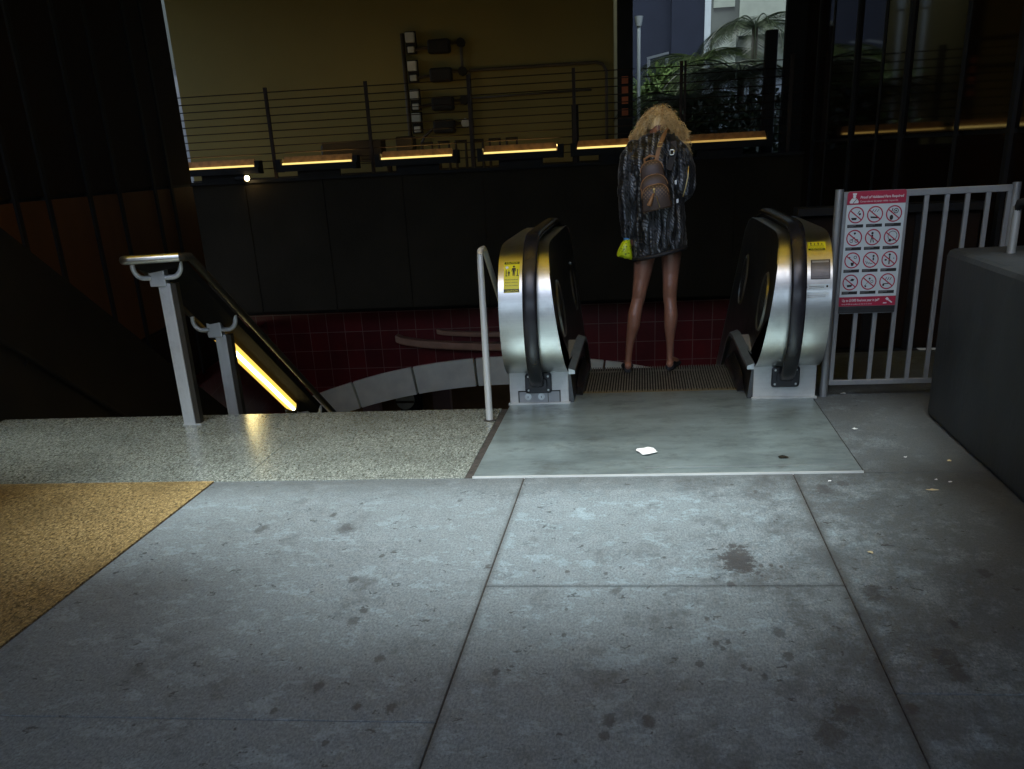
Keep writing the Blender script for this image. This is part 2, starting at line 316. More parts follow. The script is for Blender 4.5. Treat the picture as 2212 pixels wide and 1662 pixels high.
    t.links.new(mix_col(t, ramp(t, n, 0.60, 0.64), (0.66, 0.80, 0.02), (0.04, 0.06, 0.02)), b.inputs['Base Color']); b.inputs['Roughness'].default_value = 0.3
    MT['neon'] = m
    m, t, b = _mat('yellow_translucent_sheet')
    b.inputs['Base Color'].default_value = (0.75, 0.58, 0.02, 1); b.inputs['Roughness'].default_value = 0.6
    tr = t.nodes.new('ShaderNodeBsdfTranslucent'); tr.inputs[0].default_value = (0.92, 0.72, 0.03, 1)
    mx = t.nodes.new('ShaderNodeMixShader'); mx.inputs[0].default_value = 0.42
    t.links.new(b.outputs[0], mx.inputs[1]); t.links.new(tr.outputs[0], mx.inputs[2]); t.links.new(mx.outputs[0], t.nodes['Material Output'].inputs[0])
    MT['sheet'] = m
setup_mats()

# ------------------------------------------------------------------ mesh helpers
class MB:
    """collects shapes, links them as one mesh object"""
    def __init__(s): s.v = []; s.f = []; s.uv = None
    def add(s, vs, fs):
        o = len(s.v); s.v += [tuple(v) for v in vs]; s.f += [tuple(i + o for i in f) for f in fs]; return s
    def box(s, x0, x1, y0, y1, z0, z1):
        return s.add([(x0, y0, z0), (x1, y0, z0), (x1, y1, z0), (x0, y1, z0), (x0, y0, z1), (x1, y0, z1), (x1, y1, z1), (x0, y1, z1)],
                     [(0, 3, 2, 1), (4, 5, 6, 7), (0, 1, 5, 4), (1, 2, 6, 5), (2, 3, 7, 6), (3, 0, 4, 7)])
    def hexa(s, p):   # 8 points, same order as box
        return s.add(p, [(0, 3, 2, 1), (4, 5, 6, 7), (0, 1, 5, 4), (1, 2, 6, 5), (2, 3, 7, 6), (3, 0, 4, 7)])
    def tube(s, pts, r, n=10, cap=True, sq=None):
        pts = [Vector(p) for p in pts]; rs = r if isinstance(r, (list, tuple)) else [r] * len(pts)
        t0 = (pts[1] - pts[0]).normalized()
        up = Vector((0, 0, 1)) if abs(t0.z) < 0.9 else Vector((1, 0, 0))
        a = t0.cross(up).normalized(); vs = []; fs = []
        for i, p in enumerate(pts):
            if i == 0: t = t0
            elif i == len(pts) - 1: t = (pts[i] - pts[i - 1]).normalized()
            else:
                t = ((pts[i + 1] - pts[i]).normalized() + (pts[i] - pts[i - 1]).normalized())
                t = t.normalized() if t.length > 1e-6 else t0
            a = (a - t * a.dot(t)).normalized(); b = t.cross(a)
            k = 1.0
            if 0 < i < len(pts) - 1:
                c = max(0.35, (pts[i] - pts[i - 1]).normalized().dot(t)); k = 1 / c if len(pts) < 6 else 1.0
            for j in range(n):
                an = 2 * PI * j / n + (PI / n if sq else 0)
                vs.append(p + (a * math.cos(an) + b * math.sin(an)) * rs[i] * (k if sq else 1))
        for i in range(len(pts) - 1):
            for j in range(n):
                fs.append((i * n + j, i * n + (j + 1) % n, (i + 1) * n + (j + 1) % n, (i + 1) * n + j))
        if cap:
            fs.append(tuple(range(n))[::-1]); fs.append(tuple((len(pts) - 1) * n + j for j in range(n)))
        return s.add(vs, fs)
    def bar(s, p, q, wx, wy=None):   # square bar between two points
        return s.tube([p, q], wx / 2 * math.sqrt(2), 4, True, True)
    def ball(s, c, r, n=12, m=8, sx=1, sy=1, sz=1):
        vs = [(c[0], c[1], c[2] + r * sz)]; fs = []
        for i in range(1, m):
            th = PI * i / m
            for j in range(n):
                ph = 2 * PI * j / n
                vs.append((c[0] + r * sx * math.sin(th) * math.cos(ph), c[1] + r * sy * math.sin(th) * math.sin(ph), c[2] + r * sz * math.cos(th)))
        vs.append((c[0], c[1], c[2] - r * sz))
        for j in range(n): fs.append((0, 1 + j, 1 + (j + 1) % n))
        for i in range(m - 2):
            for j in range(n):
                a = 1 + i * n; fs.append((a + j, a + n + j, a + n + (j + 1) % n, a + (j + 1) % n))
        a = 1 + (m - 2) * n
        for j in range(n): fs.append((a + j, len(vs) - 1, a + (j + 1) % n))
        return s.add(vs, fs)
    def cyl(s, c, axis, r, h, n=20, r2=None):
        c = Vector(c); ax = Vector(axis).normalized()
        return s.tube([c, c + ax * h], [r, r if r2 is None else r2], n)
    def prism(s, outline, fn, t):   # outline 2D, fn(u,v,w)->3D, thickness t
        n = len(outline); vs = [fn(u, v, 0) for u, v in outline] + [fn(u, v, t) for u, v in outline]
        fs = [tuple(range(n))[::-1], tuple(range(n, 2 * n))] + [(i, (i + 1) % n, n + (i + 1) % n, n + i) for i in range(n)]
        return s.add(vs, fs)
    def loft(s, rings, cap=True):
        n = len(rings[0]); vs = [p for r in rings for p in r]; fs = []
        for i in range(len(rings) - 1):
            for j in range(n): fs.append((i * n + j, i * n + (j + 1) % n, (i + 1) * n + (j + 1) % n, (i + 1) * n + j))
        if cap: fs.append(tuple(range(n))[::-1]); fs.append(tuple((len(rings) - 1) * n + j for j in range(n)))
        return s.add(vs, fs)
    def build(s, name, m, parent=None, smooth=None, bevel=0, fix=True):
        me = bpy.data.meshes.new(name); me.from_pydata(s.v, [], s.f); me.update()
        if fix:
            b = bmesh.new(); b.from_mesh(me); bmesh.ops.recalc_face_normals(b, faces=b.faces); b.to_mesh(me); b.free()
        o = bpy.data.objects.new(name, me); COL.objects.link(o)
        for mm in (m if isinstance(m, (list, tuple)) else [m]): me.materials.append(MT[mm] if isinstance(mm, str) else mm)
        if parent is not None:
            o.parent = parent; o.location = -parent_loc(parent)
        if bevel:
            bv = o.modifiers.new('bevel', 'BEVEL'); bv.width = bevel; bv.segments = 2; bv.limit_method = 'ANGLE'; bv.angle_limit = math.radians(40)
        if smooth is not None:
            for p in me.polygons: p.use_smooth = True
            if smooth < 180:
                for e in b_edges_sharp(me, math.radians(smooth)): me.edges[e].use_edge_sharp = True
        return o

def b_edges_sharp(me, ang):
    b = bmesh.new(); b.from_mesh(me); out = []
    b.edges.ensure_lookup_table()
    for e in b.edges:
        if len(e.link_faces) == 2 and e.calc_face_angle(0) > ang: out.append(e.index)
    b.free(); return out

def parent_loc(o):
    v = Vector((0, 0, 0))
    while o is not None: v = v + o.location; o = o.parent
    return v

def tag(o, label=None, cat=None, group=None, kind=None):
    for k, v in (('label', label), ('category', cat), ('group', group), ('kind', kind)):
        if v: o[k] = v
    return o

def thing(name, loc, label, cat, group=None):
    o = bpy.data.objects.new(name, None); o.location = loc; o.empty_display_size = 0.1; COL.objects.link(o)
    return tag(o, label, cat, group)

def copy_tree(o, parent=None):
    c = o.copy(); COL.objects.link(c)
    if parent is not None: c.parent = parent
    for ch in list(o.children): copy_tree(ch, c)
    return c

def struct(name, mb, m, **k):
    return tag(mb.build(name, m, **k), kind='structure')

def text2d(s, size=1.0, bold=0.0, shear=0.0):
    """flat triangles of a line of text, origin at its left baseline"""
    cu = bpy.data.curves.new('t', 'FONT'); cu.body = s; cu.size = size; cu.offset = bold; cu.shear = shear; cu.resolution_u = 3
    ob = bpy.data.objects.new('t', cu); COL.objects.link(ob)
    dg = bpy.context.evaluated_depsgraph_get(); me = bpy.data.meshes.new_from_object(ob.evaluated_get(dg))
    vs = [(v.co.x, v.co.y) for v in me.vertices]; fs = [tuple(p.vertices) for p in me.polygons]
    bpy.data.objects.remove(ob); bpy.data.curves.remove(cu); bpy.data.meshes.remove(me)
    return vs, fs

class Flat:
    """flat artwork in (u,v), placed on a surface by fn(u,v,height)"""
    def __init__(s): s.v = []; s.f = []
    def add(s, vs, fs):
        o = len(s.v); s.v += list(vs); s.f += [tuple(i + o for i in f) for f in fs]; return s
    def rect(s, x0, y0, x1, y1, n=1):
        vs = []; 
        for i in range(n + 1):
            y = y0 + (y1 - y0) * i / n; vs += [(x0, y), (x1, y)]
        return s.add(vs, [(2 * i, 2 * i + 1, 2 * i + 3, 2 * i + 2) for i in range(n)])
    def poly(s, pts): return s.add(pts, [tuple(range(len(pts)))])
    def disc(s, x, y, r, n=20, ry=None): return s.poly([(x + r * math.cos(2 * PI * i / n), y + (ry or r) * math.sin(2 * PI * i / n)) for i in range(n)])
    def ring(s, x, y, r, w, n=32):
        vs = []; fs = []
        for i in range(n):
            a = 2 * PI * i / n; vs += [(x + r * math.cos(a), y + r * math.sin(a)), (x + (r - w) * math.cos(a), y + (r - w) * math.sin(a))]
            j = (i + 1) % n; fs.append((2 * i, 2 * j, 2 * j + 1, 2 * i + 1))
        return s.add(vs, fs)
    def line(s, x0, y0, x1, y1, w):
        d = Vector((x1 - x0, y1 - y0)); n = Vector((-d.y, d.x)).normalized() * w / 2
        return s.poly([(x0 + n.x, y0 + n.y), (x0 - n.x, y0 - n.y), (x1 - n.x, y1 - n.y), (x1 + n.x, y1 + n.y)])
    def text(s, t, x, y, w=None, size=0.01, bold=0.0, shear=0.0, center=False):
        vs, fs = text2d(t, 1.0, bold, shear)
        if not vs: return s
        x0 = min(v[0] for v in vs); x1 = max(v[0] for v in vs); k = size
        kx = (w / (x1 - x0)) if w else size
        off = -(x1 - x0) * kx / 2 if center else 0
        return s.add([(x + off + (v[0] - x0) * kx, y + v[1] * k) for v in vs], fs)
    def build(s, name, m, fn, h, parent, fix=False):
        mb = MB(); mb.add([fn(u, v, h) for u, v in s.v], s.f)
        return mb.build(name, m, parent, fix=fix)

def set_uv(o, fn):
    me = o.data; uv = me.uv_layers.new(name='uv')
    for p in me.polygons:
        for li in p.loop_indices: uv.data[li].uv = fn(me.vertices[me.loops[li].vertex_index].co)

# ------------------------------------------------------------------ ground and setting
g = MB()
g.box(-60, 60, -60, 1.0, -0.30, -0.0035); g.box(-60, -4.6, 1.0, 6.0, -0.30, -0.0035); g.box(4.2, 60, 1.0, 7.8, -0.30, -0.0035)
g.box(-4.6, 4.2, 1.0, 4.76, -0.30, -0.0035); g.box(-0.93, 4.2, 4.76, 6.25, -0.30, -0.0035); g.box(1.06, 4.2, 6.25, 7.85, -0.30, -0.0035)
struct('ground', g, 'joint')
p = MB()
def slab(x0, x1, y0, y1): p.box(x0 + 0.003, x1 - 0.003, y0 + 0.003, y1 - 0.003, -0.10, 0.0)
for x0, x1 in ((-2.150, -0.565),):
    for y0, y1 in ((-1.0, 0.7), (0.7, 2.40), (2.40, 4.757)): slab(x0, x1, y0, y1)
for y0, y1 in ((-1.0, 1.35), (1.35, 3.385), (3.385, 4.757)): slab(-0.565, 0.715, y0, y1)
for y0, y1 in ((-1.0, 2.6), (2.6, 4.757)): slab(0.715, 2.4, y0, y1)
slab(1.043, 2.4, 4.757, 7.82)
struct('sidewalk', p, 'concrete', bevel=0.001)
p = MB()
for x0, x1, y0, y1 in ((-60, -2.16, -60, -1.0), (-2.16, 60, -60, -1.0), (2.41, 60, -1.0, 7.82)): p.box(x0, x1, y0, y1, -0.003, 0.0)
struct('far_pavement', p, 'asphalt')
p = MB()
for y0, y1 in ((-1.0, 1.6), (1.6, 4.775)):
    for x0, x1 in ((-4.6, -2.157),): p.box(x0, x1, y0, y1 - 0.004, -0.10, 0.002)
p.box(-60, -4.61, -1.0, 4.77, -0.10, 0.001)
struct('tan_paving', p, 'tan')
p = MB()
for x0, x1 in ((-4.25, -2.02), (-2.018, -0.862)): p.box(x0, x1, 4.763, 6.25, -0.16, 0.003)
struct('granite_landing', p, 'granite', bevel=0.004)
# the flight of steps going down behind the landing's edge
p = MB()
for i in range(26): p.box(-4.19, -0.93, 6.252 + 0.285 * i, 6.252 + 0.285 * (i + 1), -5.0, -0.17 * (i + 1))
struct('steps', p, 'granite')
p = MB(); p.box(-7.2, 2.4, 13.6, 22.0, -5.1, -4.6); struct('station_floor', p, 'darkconc')
# upper street beyond the stairwell
p = MB(); p.box(-60, 60, 15.25, 80, 1.0, 1.18); struct('upper_plaza', p, 'plaza')

# ------------------------------------------------------------------ stairwell walls
def wall(name, label, mb, m, cat='wall', **k): return tag(mb.build(name, m, **k), label, cat)
p = MB(); p.box(-7.8, 2.3, 15.012, 15.24, -0.48, 1.268)
for i in range(9): p.box(-7.8 + 1.13 * i, -7.8 + 1.13 * (i + 1) - 0.014, 15.0, 15.012, -0.478, 1.266)
pw = thing('parapet_wall', (-2, 15.1, -0.48), 'long dark concrete parapet wall across the far side of the stairwell', 'wall')
p.build('wall_face', 'darkconc', pw)
p = MB(); p.box(-7.85, 2.32, 14.96, 15.28, 1.27, 1.31); p.build('coping', 'flatblack', pw)
p = MB(); p.box(-8.6, 2.3, 15.24, 16.1, -0.55, -0.40); p.build('soffit', 'flatblack', pw)

# red tiled wall with a wide flat stone arch
AC, AR0, AR1 = (-2.03, -11.6), 9.78, 10.21         # centre (x,z), inner and outer radius
rw = thing('red_tile_wall', (-2, 16, -4.6), 'dark red tiled wall with a wide flat arch of pale stone at the foot of the stairs', 'wall')
mb = MB(); N = 64
def arc_z(x, r): return AC[1] + math.sqrt(max(0, r * r - (x - AC[0]) ** 2))
xs = [-8.6 + 10.9 * i / N for i in range(N + 1)]
xl, xr = AC[0] - 3.55, AC[0] + 3.55
for a, b in zip(xs[:-1], xs[1:]):
    za = -4.6 if (a + b) / 2 < xl or (a + b) / 2 > xr else arc_z(a, AR1 - 0.02); zb = -4.6 if (a + b) / 2 < xl or (a + b) / 2 > xr else arc_z(b, AR1 - 0.02)
    mb.add([(a, 16, za), (b, 16, zb), (b, 16, -0.45), (a, 16, -0.45)], [(0, 1, 2, 3)])
    mb.add([(a, 16.3, za), (b, 16.3, zb), (b, 16.3, -0.45), (a, 16.3, -0.45)], [(3, 2, 1, 0)])
o = mb.build('tiled_face', 'tile', rw, fix=False); set_uv(o, lambda c: (c.x + 20.03, c.z + 20.04))
step = 1.02 / AR1
a0 = PI / 2 + 0.3535
k = 0
while a0 - step * k > PI / 2 - 0.36:
    a = a0 - step * k; b = a - step + 0.0035; ring = []
    seg = 5; mb = MB(); top = []; bot = []
    for i in range(seg + 1):
        t = a + (b - a) * i / seg
        top.append((AC[0] + AR1 * math.cos(t), AC[1] + AR1 * math.sin(t))); bot.append((AC[0] + AR0 * math.cos(t), AC[1] + AR0 * math.sin(t)))
    mb.prism(top + bot[::-1], lambda u, v, q: (u, 15.93 + q, v), 0.5)
    mb.build('arch_stone', 'stone', rw, bevel=0.008); k += 1
mb = MB(); mb.box(-6.02, -5.55, 15.9, 16.2, -4.6, -2.55); mb.build('pier', 'stone', rw)
# lobby seen through the arch
lb = thing('lobby_wall', (-2, 18.5, -4.6), 'brown lobby wall with red pilasters seen under the stone arch', 'wall')
mb = MB(); mb.box(-7, 2.3, 18.4, 18.6, -4.6, -0.6); mb.build('wall_face', 'browntile', lb)
for x in (-4.95, -3.62):
    mb = MB(); mb.box(x - 0.16, x + 0.16, 18.2, 18.4, -4.6, -0.6); mb.build('pilaster', 'tile', lb)
mb = MB(); mb.box(-4.42, -4.02, 18.3, 18.4, -4.6, -0.8); mb.build('doorway', 'flatblack', lb)
ds = thing('round_sign', (-4.2, 18.1, -2.45), 'small pale round sign hanging under the stone arch', 'sign')
mb = MB(); mb.cyl((-4.25, 18.02, -2.47), (0, -1, 0.1), 0.17, 0.04, 24); mb.build('disc', 'greybox', ds)
mb = MB(); mb.box(-4.42, -4.08, 17.955, 17.975, -2.52, -2.48); mb.build('bar', 'pipe', ds)
mb = MB(); mb.cyl((-4.25, 18.02, -2.32), (0, 0, 1), 0.012, 1.6, 8); mb.build('stem', 'pipe', ds)
# curved brown band high on the red wall
cb = thing('curved_ledge', (-2, 15.9, -1.2), 'curved brown stone ledge with two rails on the red tiled wall', 'ledge')
def curved(z0, z1, x0, x1, sag, y0, y1):
    mb = MB(); rings = []
    for i in range(25):
        t = i / 24; x = x0 + (x1 - x0) * t; s = sag * (1 - (2 * t - 1) ** 2) ** 1.0
        z = -sag * math.sin(PI / 2 * t ** 0.6)
        rings.append([(x, y0, z0 + z), (x, y1, z0 + z), (x, y1, z1 + z), (x, y0, z1 + z)])
    return mb.loft(rings)
curved(-1.10, -0.99, -3.80, -1.2, 0.19, 15.80, 15.99).build('lower_band', 'brownstone', cb, bevel=0.02)
curved(-1.00, -0.93, -3.15, -1.2, 0.09, 15.86, 15.99).build('upper_band', 'brownstone', cb, bevel=0.01)

# red tiled return wall on the left of the well
tw = MB(); a, b = Vector((-4.55, 9.0)), Vector((-5.9, 16.0))
tw.add([(a.x, a.y, -4.6), (b.x, b.y, -4.6), (b.x, b.y, -0.75), (a.x, a.y, -0.75)], [(0, 1, 2, 3)])
n2 = Vector((-(b - a).y, (b - a).x)).normalized() * 0.2
tw.add([(a.x + n2.x, a.y + n2.y, -4.6), (b.x + n2.x, b.y + n2.y, -4.6), (b.x + n2.x, b.y + n2.y, -0.75), (a.x + n2.x, a.y + n2.y, -0.75)], [(3, 2, 1, 0)])
o = tag(tw.build('tiled_side_wall', 'tile', fix=False), 'red tiled side wall slanting away behind the two lit handrail posts', 'wall')
set_uv(o, lambda c: ((Vector((c.x, c.y)) - a).length + 20, c.z + 20.04))
# dark sloping wall along the left edge of the stairs
mb = MB()
pts = [(6.0, 1.45), (6.6, 1.25), (10.0, -0.82), (14.2, -3.3), (14.2, -5), (6.0, -5)]
mb.prism(pts, lambda u, v, q: (-4.2 - q, u, v), 0.16)
sw = tag(mb.build('stair_side_wall', 'blackconc', bevel=0.01), 'dark sloping concrete wall down the left edge of the stairs', 'wall')
hb = MB(); hb.tube([(-4.16, 6.1, 0.62), (-4.16, 6.5, 0.42), (-4.16, 10, -1.7), (-4.16, 13, -3.5)], 0.02, 8)
for y in (6.62, 9.0, 11.0): hb.tube([(-4.2, y, 0.42 - 0.606 * (y - 6.5) - 0.06), (-4.16, y, 0.42 - 0.606 * (y - 6.5))], 0.01, 6)
tag(hb.build('wall_handrail', 'blackconc', smooth=40), 'thin dark handrail fixed along the sloping left stair wall', 'handrail')
# brown panelled walls
def panel_wall(name, label, pts, widths, z0, z1, m1, splits, tilt=0.0, m2=None):
    """wall of separate panels along a line, black gaps between"""
    t = thing(name, (pts[0][0], pts[0][1], z0), label, 'wall')
    a, b = Vector(pts[0]), Vector(pts[1]); d = (b - a).normalized(); n = Vector((-d.y, d.x)); L = (b - a).length
    mb = MB(); q = [a - n * 0.03, b - n * 0.03, b - n * 0.2, a - n * 0.2]
    mb.hexa([(v.x, v.y, z0) for v in q] + [(v.x, v.y, z1) for v in q]); mb.build('backing', 'flatblack', t)
    s = 0.0; i = 0
    while s < L - 0.05:
        wd = min(widths[i % len(widths)], L - s)
        e = tilt * (1 if i % 2 else -0.6)
        u0 = a + d * (s + 0.035); u1 = a + d * (s + wd - 0.035)
        zz = z0
        for zs in splits + [z1]:
            mb = MB(); q = [u0, u1 + n * e, u1 + n * (e - 0.025), u0 - n * 0.025]
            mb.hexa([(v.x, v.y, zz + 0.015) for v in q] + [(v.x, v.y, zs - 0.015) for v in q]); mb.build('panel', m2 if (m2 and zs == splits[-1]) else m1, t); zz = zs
        if s > 0:
            mb = MB(); q = [a + d * (s - 0.038) + n * 0.02, a + d * (s + 0.038) + n * 0.02, a + d * (s + 0.038) - n * 0.028, a + d * (s - 0.038) - n * 0.028]
            mb.hexa([(v.x, v.y, z0) for v in q] + [(v.x, v.y, z1) for v in q]); mb.build('gap_strip', 'flatblack', t)  # black strip added over the gap between panels to make it dark
        s += wd; i += 1
    return t
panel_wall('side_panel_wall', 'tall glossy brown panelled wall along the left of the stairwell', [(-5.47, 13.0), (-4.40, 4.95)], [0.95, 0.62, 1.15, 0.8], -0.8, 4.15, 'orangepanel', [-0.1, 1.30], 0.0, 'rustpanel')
panel_wall('glossy_panel_wall', 'tall dark glossy panelled wall along the right of the stairwell', [(2.457, 4.2), (2.10, 15.35)], [1.2, 1.25, 0.9, 1.1, 1.6, 0.85], 0.0, 4.15, 'brownpanel', [1.42], 0.012)
bw = panel_wall('low_panel_wall', 'low brown panelled wall with black cap behind the steel fence', [(2.36, 7.86), (1.12, 7.98)], [0.42, 0.30, 0.52], 0.0, 0.94, 'orangepanel', [])
mb = MB(); mb.hexa([(2.40, 7.80, .94), (1.10, 7.92, .94), (1.10, 8.18, .94), (2.40, 8.08, .94), (2.40, 7.80, .99), (1.10, 7.92, .99), (1.10, 8.18, .99), (2.40, 8.08, .99)]); mb.build('cap', 'flatblack', bw)
mb = MB(); mb.box(1.3, 2.3, 8.2, 15.0, -5, -0.2); wall('well_side_wall', 'dark concrete wall under the right side of the escalator', mb, 'darkconc')

# grey painted block wall on the right
gw = MB()
out = [(1.585, 5.83), (1.60, 5.875), (1.64, 5.90), (3.6, 5.90), (3.6, -1.2), (1.64, -1.2), (1.60, -1.17), (1.585, -1.13)]
gw.prism(out, lambda u, v, q: (u, v, 0.0 + q), 0.875)
tag(gw.build('block_wall', 'greypaint', bevel=0.03), 'thick waist-high wall painted dark grey at the right edge', 'wall')
pr = thing('pipe_railing', (1.86, 5.6, 0.875), 'black pipe railing standing on top of the dark grey block wall', 'railing')
mb = MB(); mb.tube([(1.80, 5.52, 1.07), (1.80, 5.50, 1.105), (1.835, 5.47, 1.115), (2.5, 5.40, 1.115), (3.4, 5.3, 1.115)], 0.019, 10); mb.build('rail', 'flatblack', pr, smooth=40)
for x, y in ((1.80, 5.52), (2.72, 5.38)):
    mb = MB(); mb.cyl((x, y, 0.87), (0, 0, 1), 0.021, 0.22, 12); mb.build('post', 'galv', pr, smooth=40)

# canopy over the entrance: open toward the street, yellow sheet at its front
cn = thing('canopy', (-1, 4.0, 4.2), 'dark canopy roof over the stairs with a yellow sheet along its front edge', 'canopy')
mb = MB(); mb.box(-9, 5.5, 7.0, 17.0, 4.2, 4.4); mb.build('roof_slab', 'soffit', cn)
mb = MB(); mb.box(-8, 5.5, 3.65, 7.0, 4.24, 4.25); mb.build('translucent_sheet', 'sheet', cn)
for x in (-6, -3.9, -1.8, 0.3, 2.4, 4.5):
    mb = MB(); mb.box(x - 0.03, x + 0.03, 3.65, 7.0, 4.08, 4.238); mb.build('rafter', 'flatblack', cn)
mb = MB(); mb.box(-8, 5.5, 3.6, 3.65, 4.12, 4.3); mb.build('fascia', 'bronze', cn)
# out of frame, to shade and reflect: added light blockers overhead, neighbours left and right, and the far side of the street
for x0, x1, y0, y1, z_, l in ((-6.2, 4.4, -1.6, 2.1, 2.6, 'over the pavement behind the viewer'), (-6.2, -2.75, 2.12, 4.0, 2.35, 'over the tan paving at the left'), (0.80, 4.4, 2.12, 4.0, 2.35, 'over the grey block wall at the right')):
    aw = thing('light_blocker', ((x0 + x1) / 2, (y0 + y1) / 2, z_), 'added unseen flat awning ' + l, 'light_blocker')  # unseen overhead board, added to darken the edges of the pavement
    mb = MB(); mb.box(x0, x1, y0, y1, z_, z_ + 0.08)
    if y0 > 2: mb.box(*((x1, x1 + 1.3) if x1 < 0 else (x0 - 0.35, x0)), y0, 2.85, z_, z_ + 0.08)
    mb.build('cover', 'flatblack', aw)
ud = thing('sky_blocker', (0, 20, 6.3), 'added unseen overpass deck above the street beyond the stairwell', 'bridge')  # unseen deck added to keep sky light off the street beyond
mb = MB(); mb.box(-30, 30, 17.0, 22.5, 6.3, 6.9); mb.build('deck', 'darkconc', ud)
def block(name, label, x0, x1, y0, y1, z1, m, z0=0.0, nw=6, nh=3, face='y'):
    t = thing(name, ((x0 + x1) / 2, y0, z0), label, 'building')
    mb = MB(); mb.box(x0, x1, y0, y1, z0, z1); mb.build('wall', m, t)
    return t
block('side_building', 'dark building flank to the left of the entrance', -14, -6.2, -3.5, 6.2, 9.0, 'darkconc')
block('side_building', 'dark building flank to the right of the entrance', 4.4, 14, -3.5, 7.6, 9.0, 'darkconc')
fb = block('street_building', 'long grey building on the far side of the street behind the viewer', -40, 40, -34, -26, 4.6, 'street_far')
for i in range(14):
    mb = MB(); mb.box(-27 + i * 4, -25 + i * 4, -26, -25.95, 1.0, 3.6); mb.build('window', 'pane', fb)

# ------------------------------------------------------------------ cable railing and lamps on the parapet
cr = thing('cable_railing', (-2, 15.1, 1.3), 'dark cable railing with thin posts on top of the far parapet', 'railing')
for i in range(6):
    x = -6.5 + 1.40 * i
    if i == 4: pass
    mb = MB(); mb.bar((x, 15.08, 1.25), (x, 15.08, 2.44), 0.042); mb.build('post', 'cable', cr)
for x, w_ in ((0.55, 0.03), (1.9, 0.05)):
    mb = MB(); mb.bar((x, 15.08, 1.25), (x, 15.08, 2.44), w_); mb.build('post', 'cable', cr)
mb = MB()
for i in range(11):
    z = 1.44 + 0.094 * i
    mb.tube([(-6.6, 15.08, z), (-0.1, 15.08, z + 0.005)], 0.0065, 5); mb.tube([(0.0, 15.08, z), (2.2, 15.08, z)], 0.0065, 5)
mb.build('cables', 'cable', cr)
LX = [-5.845, -4.45, -3.05, -1.63, -0.28, 1.02]
lab = ['leftmost orange strip lamp on the parapet, above the small bright bulb', 'orange strip lamp second from the left on the parapet, under the dark equipment box',
       'orange strip lamp on the parapet below the column of meter boxes', 'orange strip lamp on the parapet between the meter boxes and the short black post',
       'orange strip lamp on the parapet at the left shoulder of the person', 'rightmost orange strip lamp on the parapet, right of the person']
for i, x in enumerate(LX):
    t = thing('strip_lamp', (x, 14.95, 1.31), lab[i], 'lamp', 'orange strip lamps along the parapet')
    L = 0.51 if i < 4 else 0.60
    mb = MB(); mb.prism([(14.86, 1.39), (14.86, 1.475), (14.885, 1.475), (14.90, 1.455), (15.03, 1.455), (15.03, 1.39)], lambda u, v, q: (x - L - 0.06 + q, u, v), 2 * L + 0.12); mb.build('housing', 'flatblack', t)
    mb = MB(); mb.hexa([(x - L, 14.96, 1.46), (x + L, 14.96, 1.46), (x + L, 15.03, 1.46), (x - L, 15.03, 1.46), (x - L + .03, 15.01, 1.575), (x + L - .03, 15.01, 1.575), (x + L - .03, 15.03, 1.575), (x - L + .03, 15.03, 1.575)]); mb.build('reflector', 'reflector', t)
    mb = MB(); mb.tube([(x - L + 0.02, 14.925, 1.482), (x + L - 0.02, 14.925, 1.482)], 0.017, 8); mb.build('tube', 'tubelight' if i < 5 else 'tubedim', t)
    for sx in (-1, 1):
        mb = MB(); mb.box(x + sx * (L + 0.035) - 0.035, x + sx * (L + 0.035) + 0.035, 14.9, 15.05, 1.385, 1.55); mb.build('end_cap', 'flatblack', t)
    if i < 4: mb = MB(); mb.tube([(x - L + 0.02, 15.07, 1.53), (x + L - 0.02, 15.07, 1.53)], 0.02, 8); mb.build('wall_fill_tube', 'backtube', t)  # extra tube added behind the lamp to light the ochre wall
    mb = MB(); mb.box(x - 0.3, x + 0.3, 14.95, 15.02, 1.31, 1.39); mb.build('foot', 'flatblack', t)
bl = thing('bulb_lamp', (-5.46, 14.88, 1.31), 'small bare bright bulb glowing below the leftmost strip lamp', 'lamp')
mb = MB(); mb.ball((-5.45, 14.85, 1.335), 0.035); mb.build('bulb', 'bulb', bl, smooth=180)
mb = MB(); mb.cyl((-5.62, 14.87, 1.335), (1, 0, 0), 0.03, 0.14, 10, 0.045); mb.build('socket', 'flatblack', bl)
wl = thing('wall_light', (-4.6, 7.05, 1.2), 'tiny dim light on the dark wall at the far left', 'lamp')
mb = MB(); mb.box(-4.62, -4.575, 7.04, 7.075, 1.125, 1.165); mb.build('lens', 'dimlamp', wl, bevel=0.008)
mb = MB(); mb.box(-4.66, -4.621, 7.02, 7.095, 1.10, 1.19); mb.build('housing', 'flatblack', wl)
# clutter standing behind the railing
def clutter(name, label, cat, mbs):
    t = thing(name, mbs[0][3], label, cat)
    for n_, mb, m, _ in mbs: mb.build(n_, m, t, bevel=0.01)
    return t
mb = MB(); mb.box(-4.52, -3.66, 15.5, 15.8, 1.50, 1.74); m2 = MB(); m2.box(-4.8, -3.5, 15.48, 15.82, 1.46, 1.5); m3 = MB(); m3.cyl((-4.5, 15.62, 1.5), (0, 0, 1), 0.07, 0.2, 12); m4 = MB(); m4.box(-4.73, -4.67, 15.6, 15.7, 1.18, 1.46); m5 = MB(); m5.box(-3.63, -3.57, 15.6, 15.7, 1.18, 1.46)
clutter('equipment_box', 'low dark equipment box behind the second strip lamp from the left', 'box', [('case', mb, 'meter', (-4.1, 15.6, 1.2)), ('shelf', m2, 'flatblack', 0), ('canister', m3, 'flatblack', 0), ('leg', m4, 'flatblack', 0), ('leg', m5, 'flatblack', 0)])
mb = MB(); mb.box(-3.45, -3.2, 15.5, 15.75, 1.18, 1.76)
tag(mb.build('utility_cabinet', 'meter', bevel=0.02), 'small dark cabinet standing left of the column of meter boxes', 'cabinet')
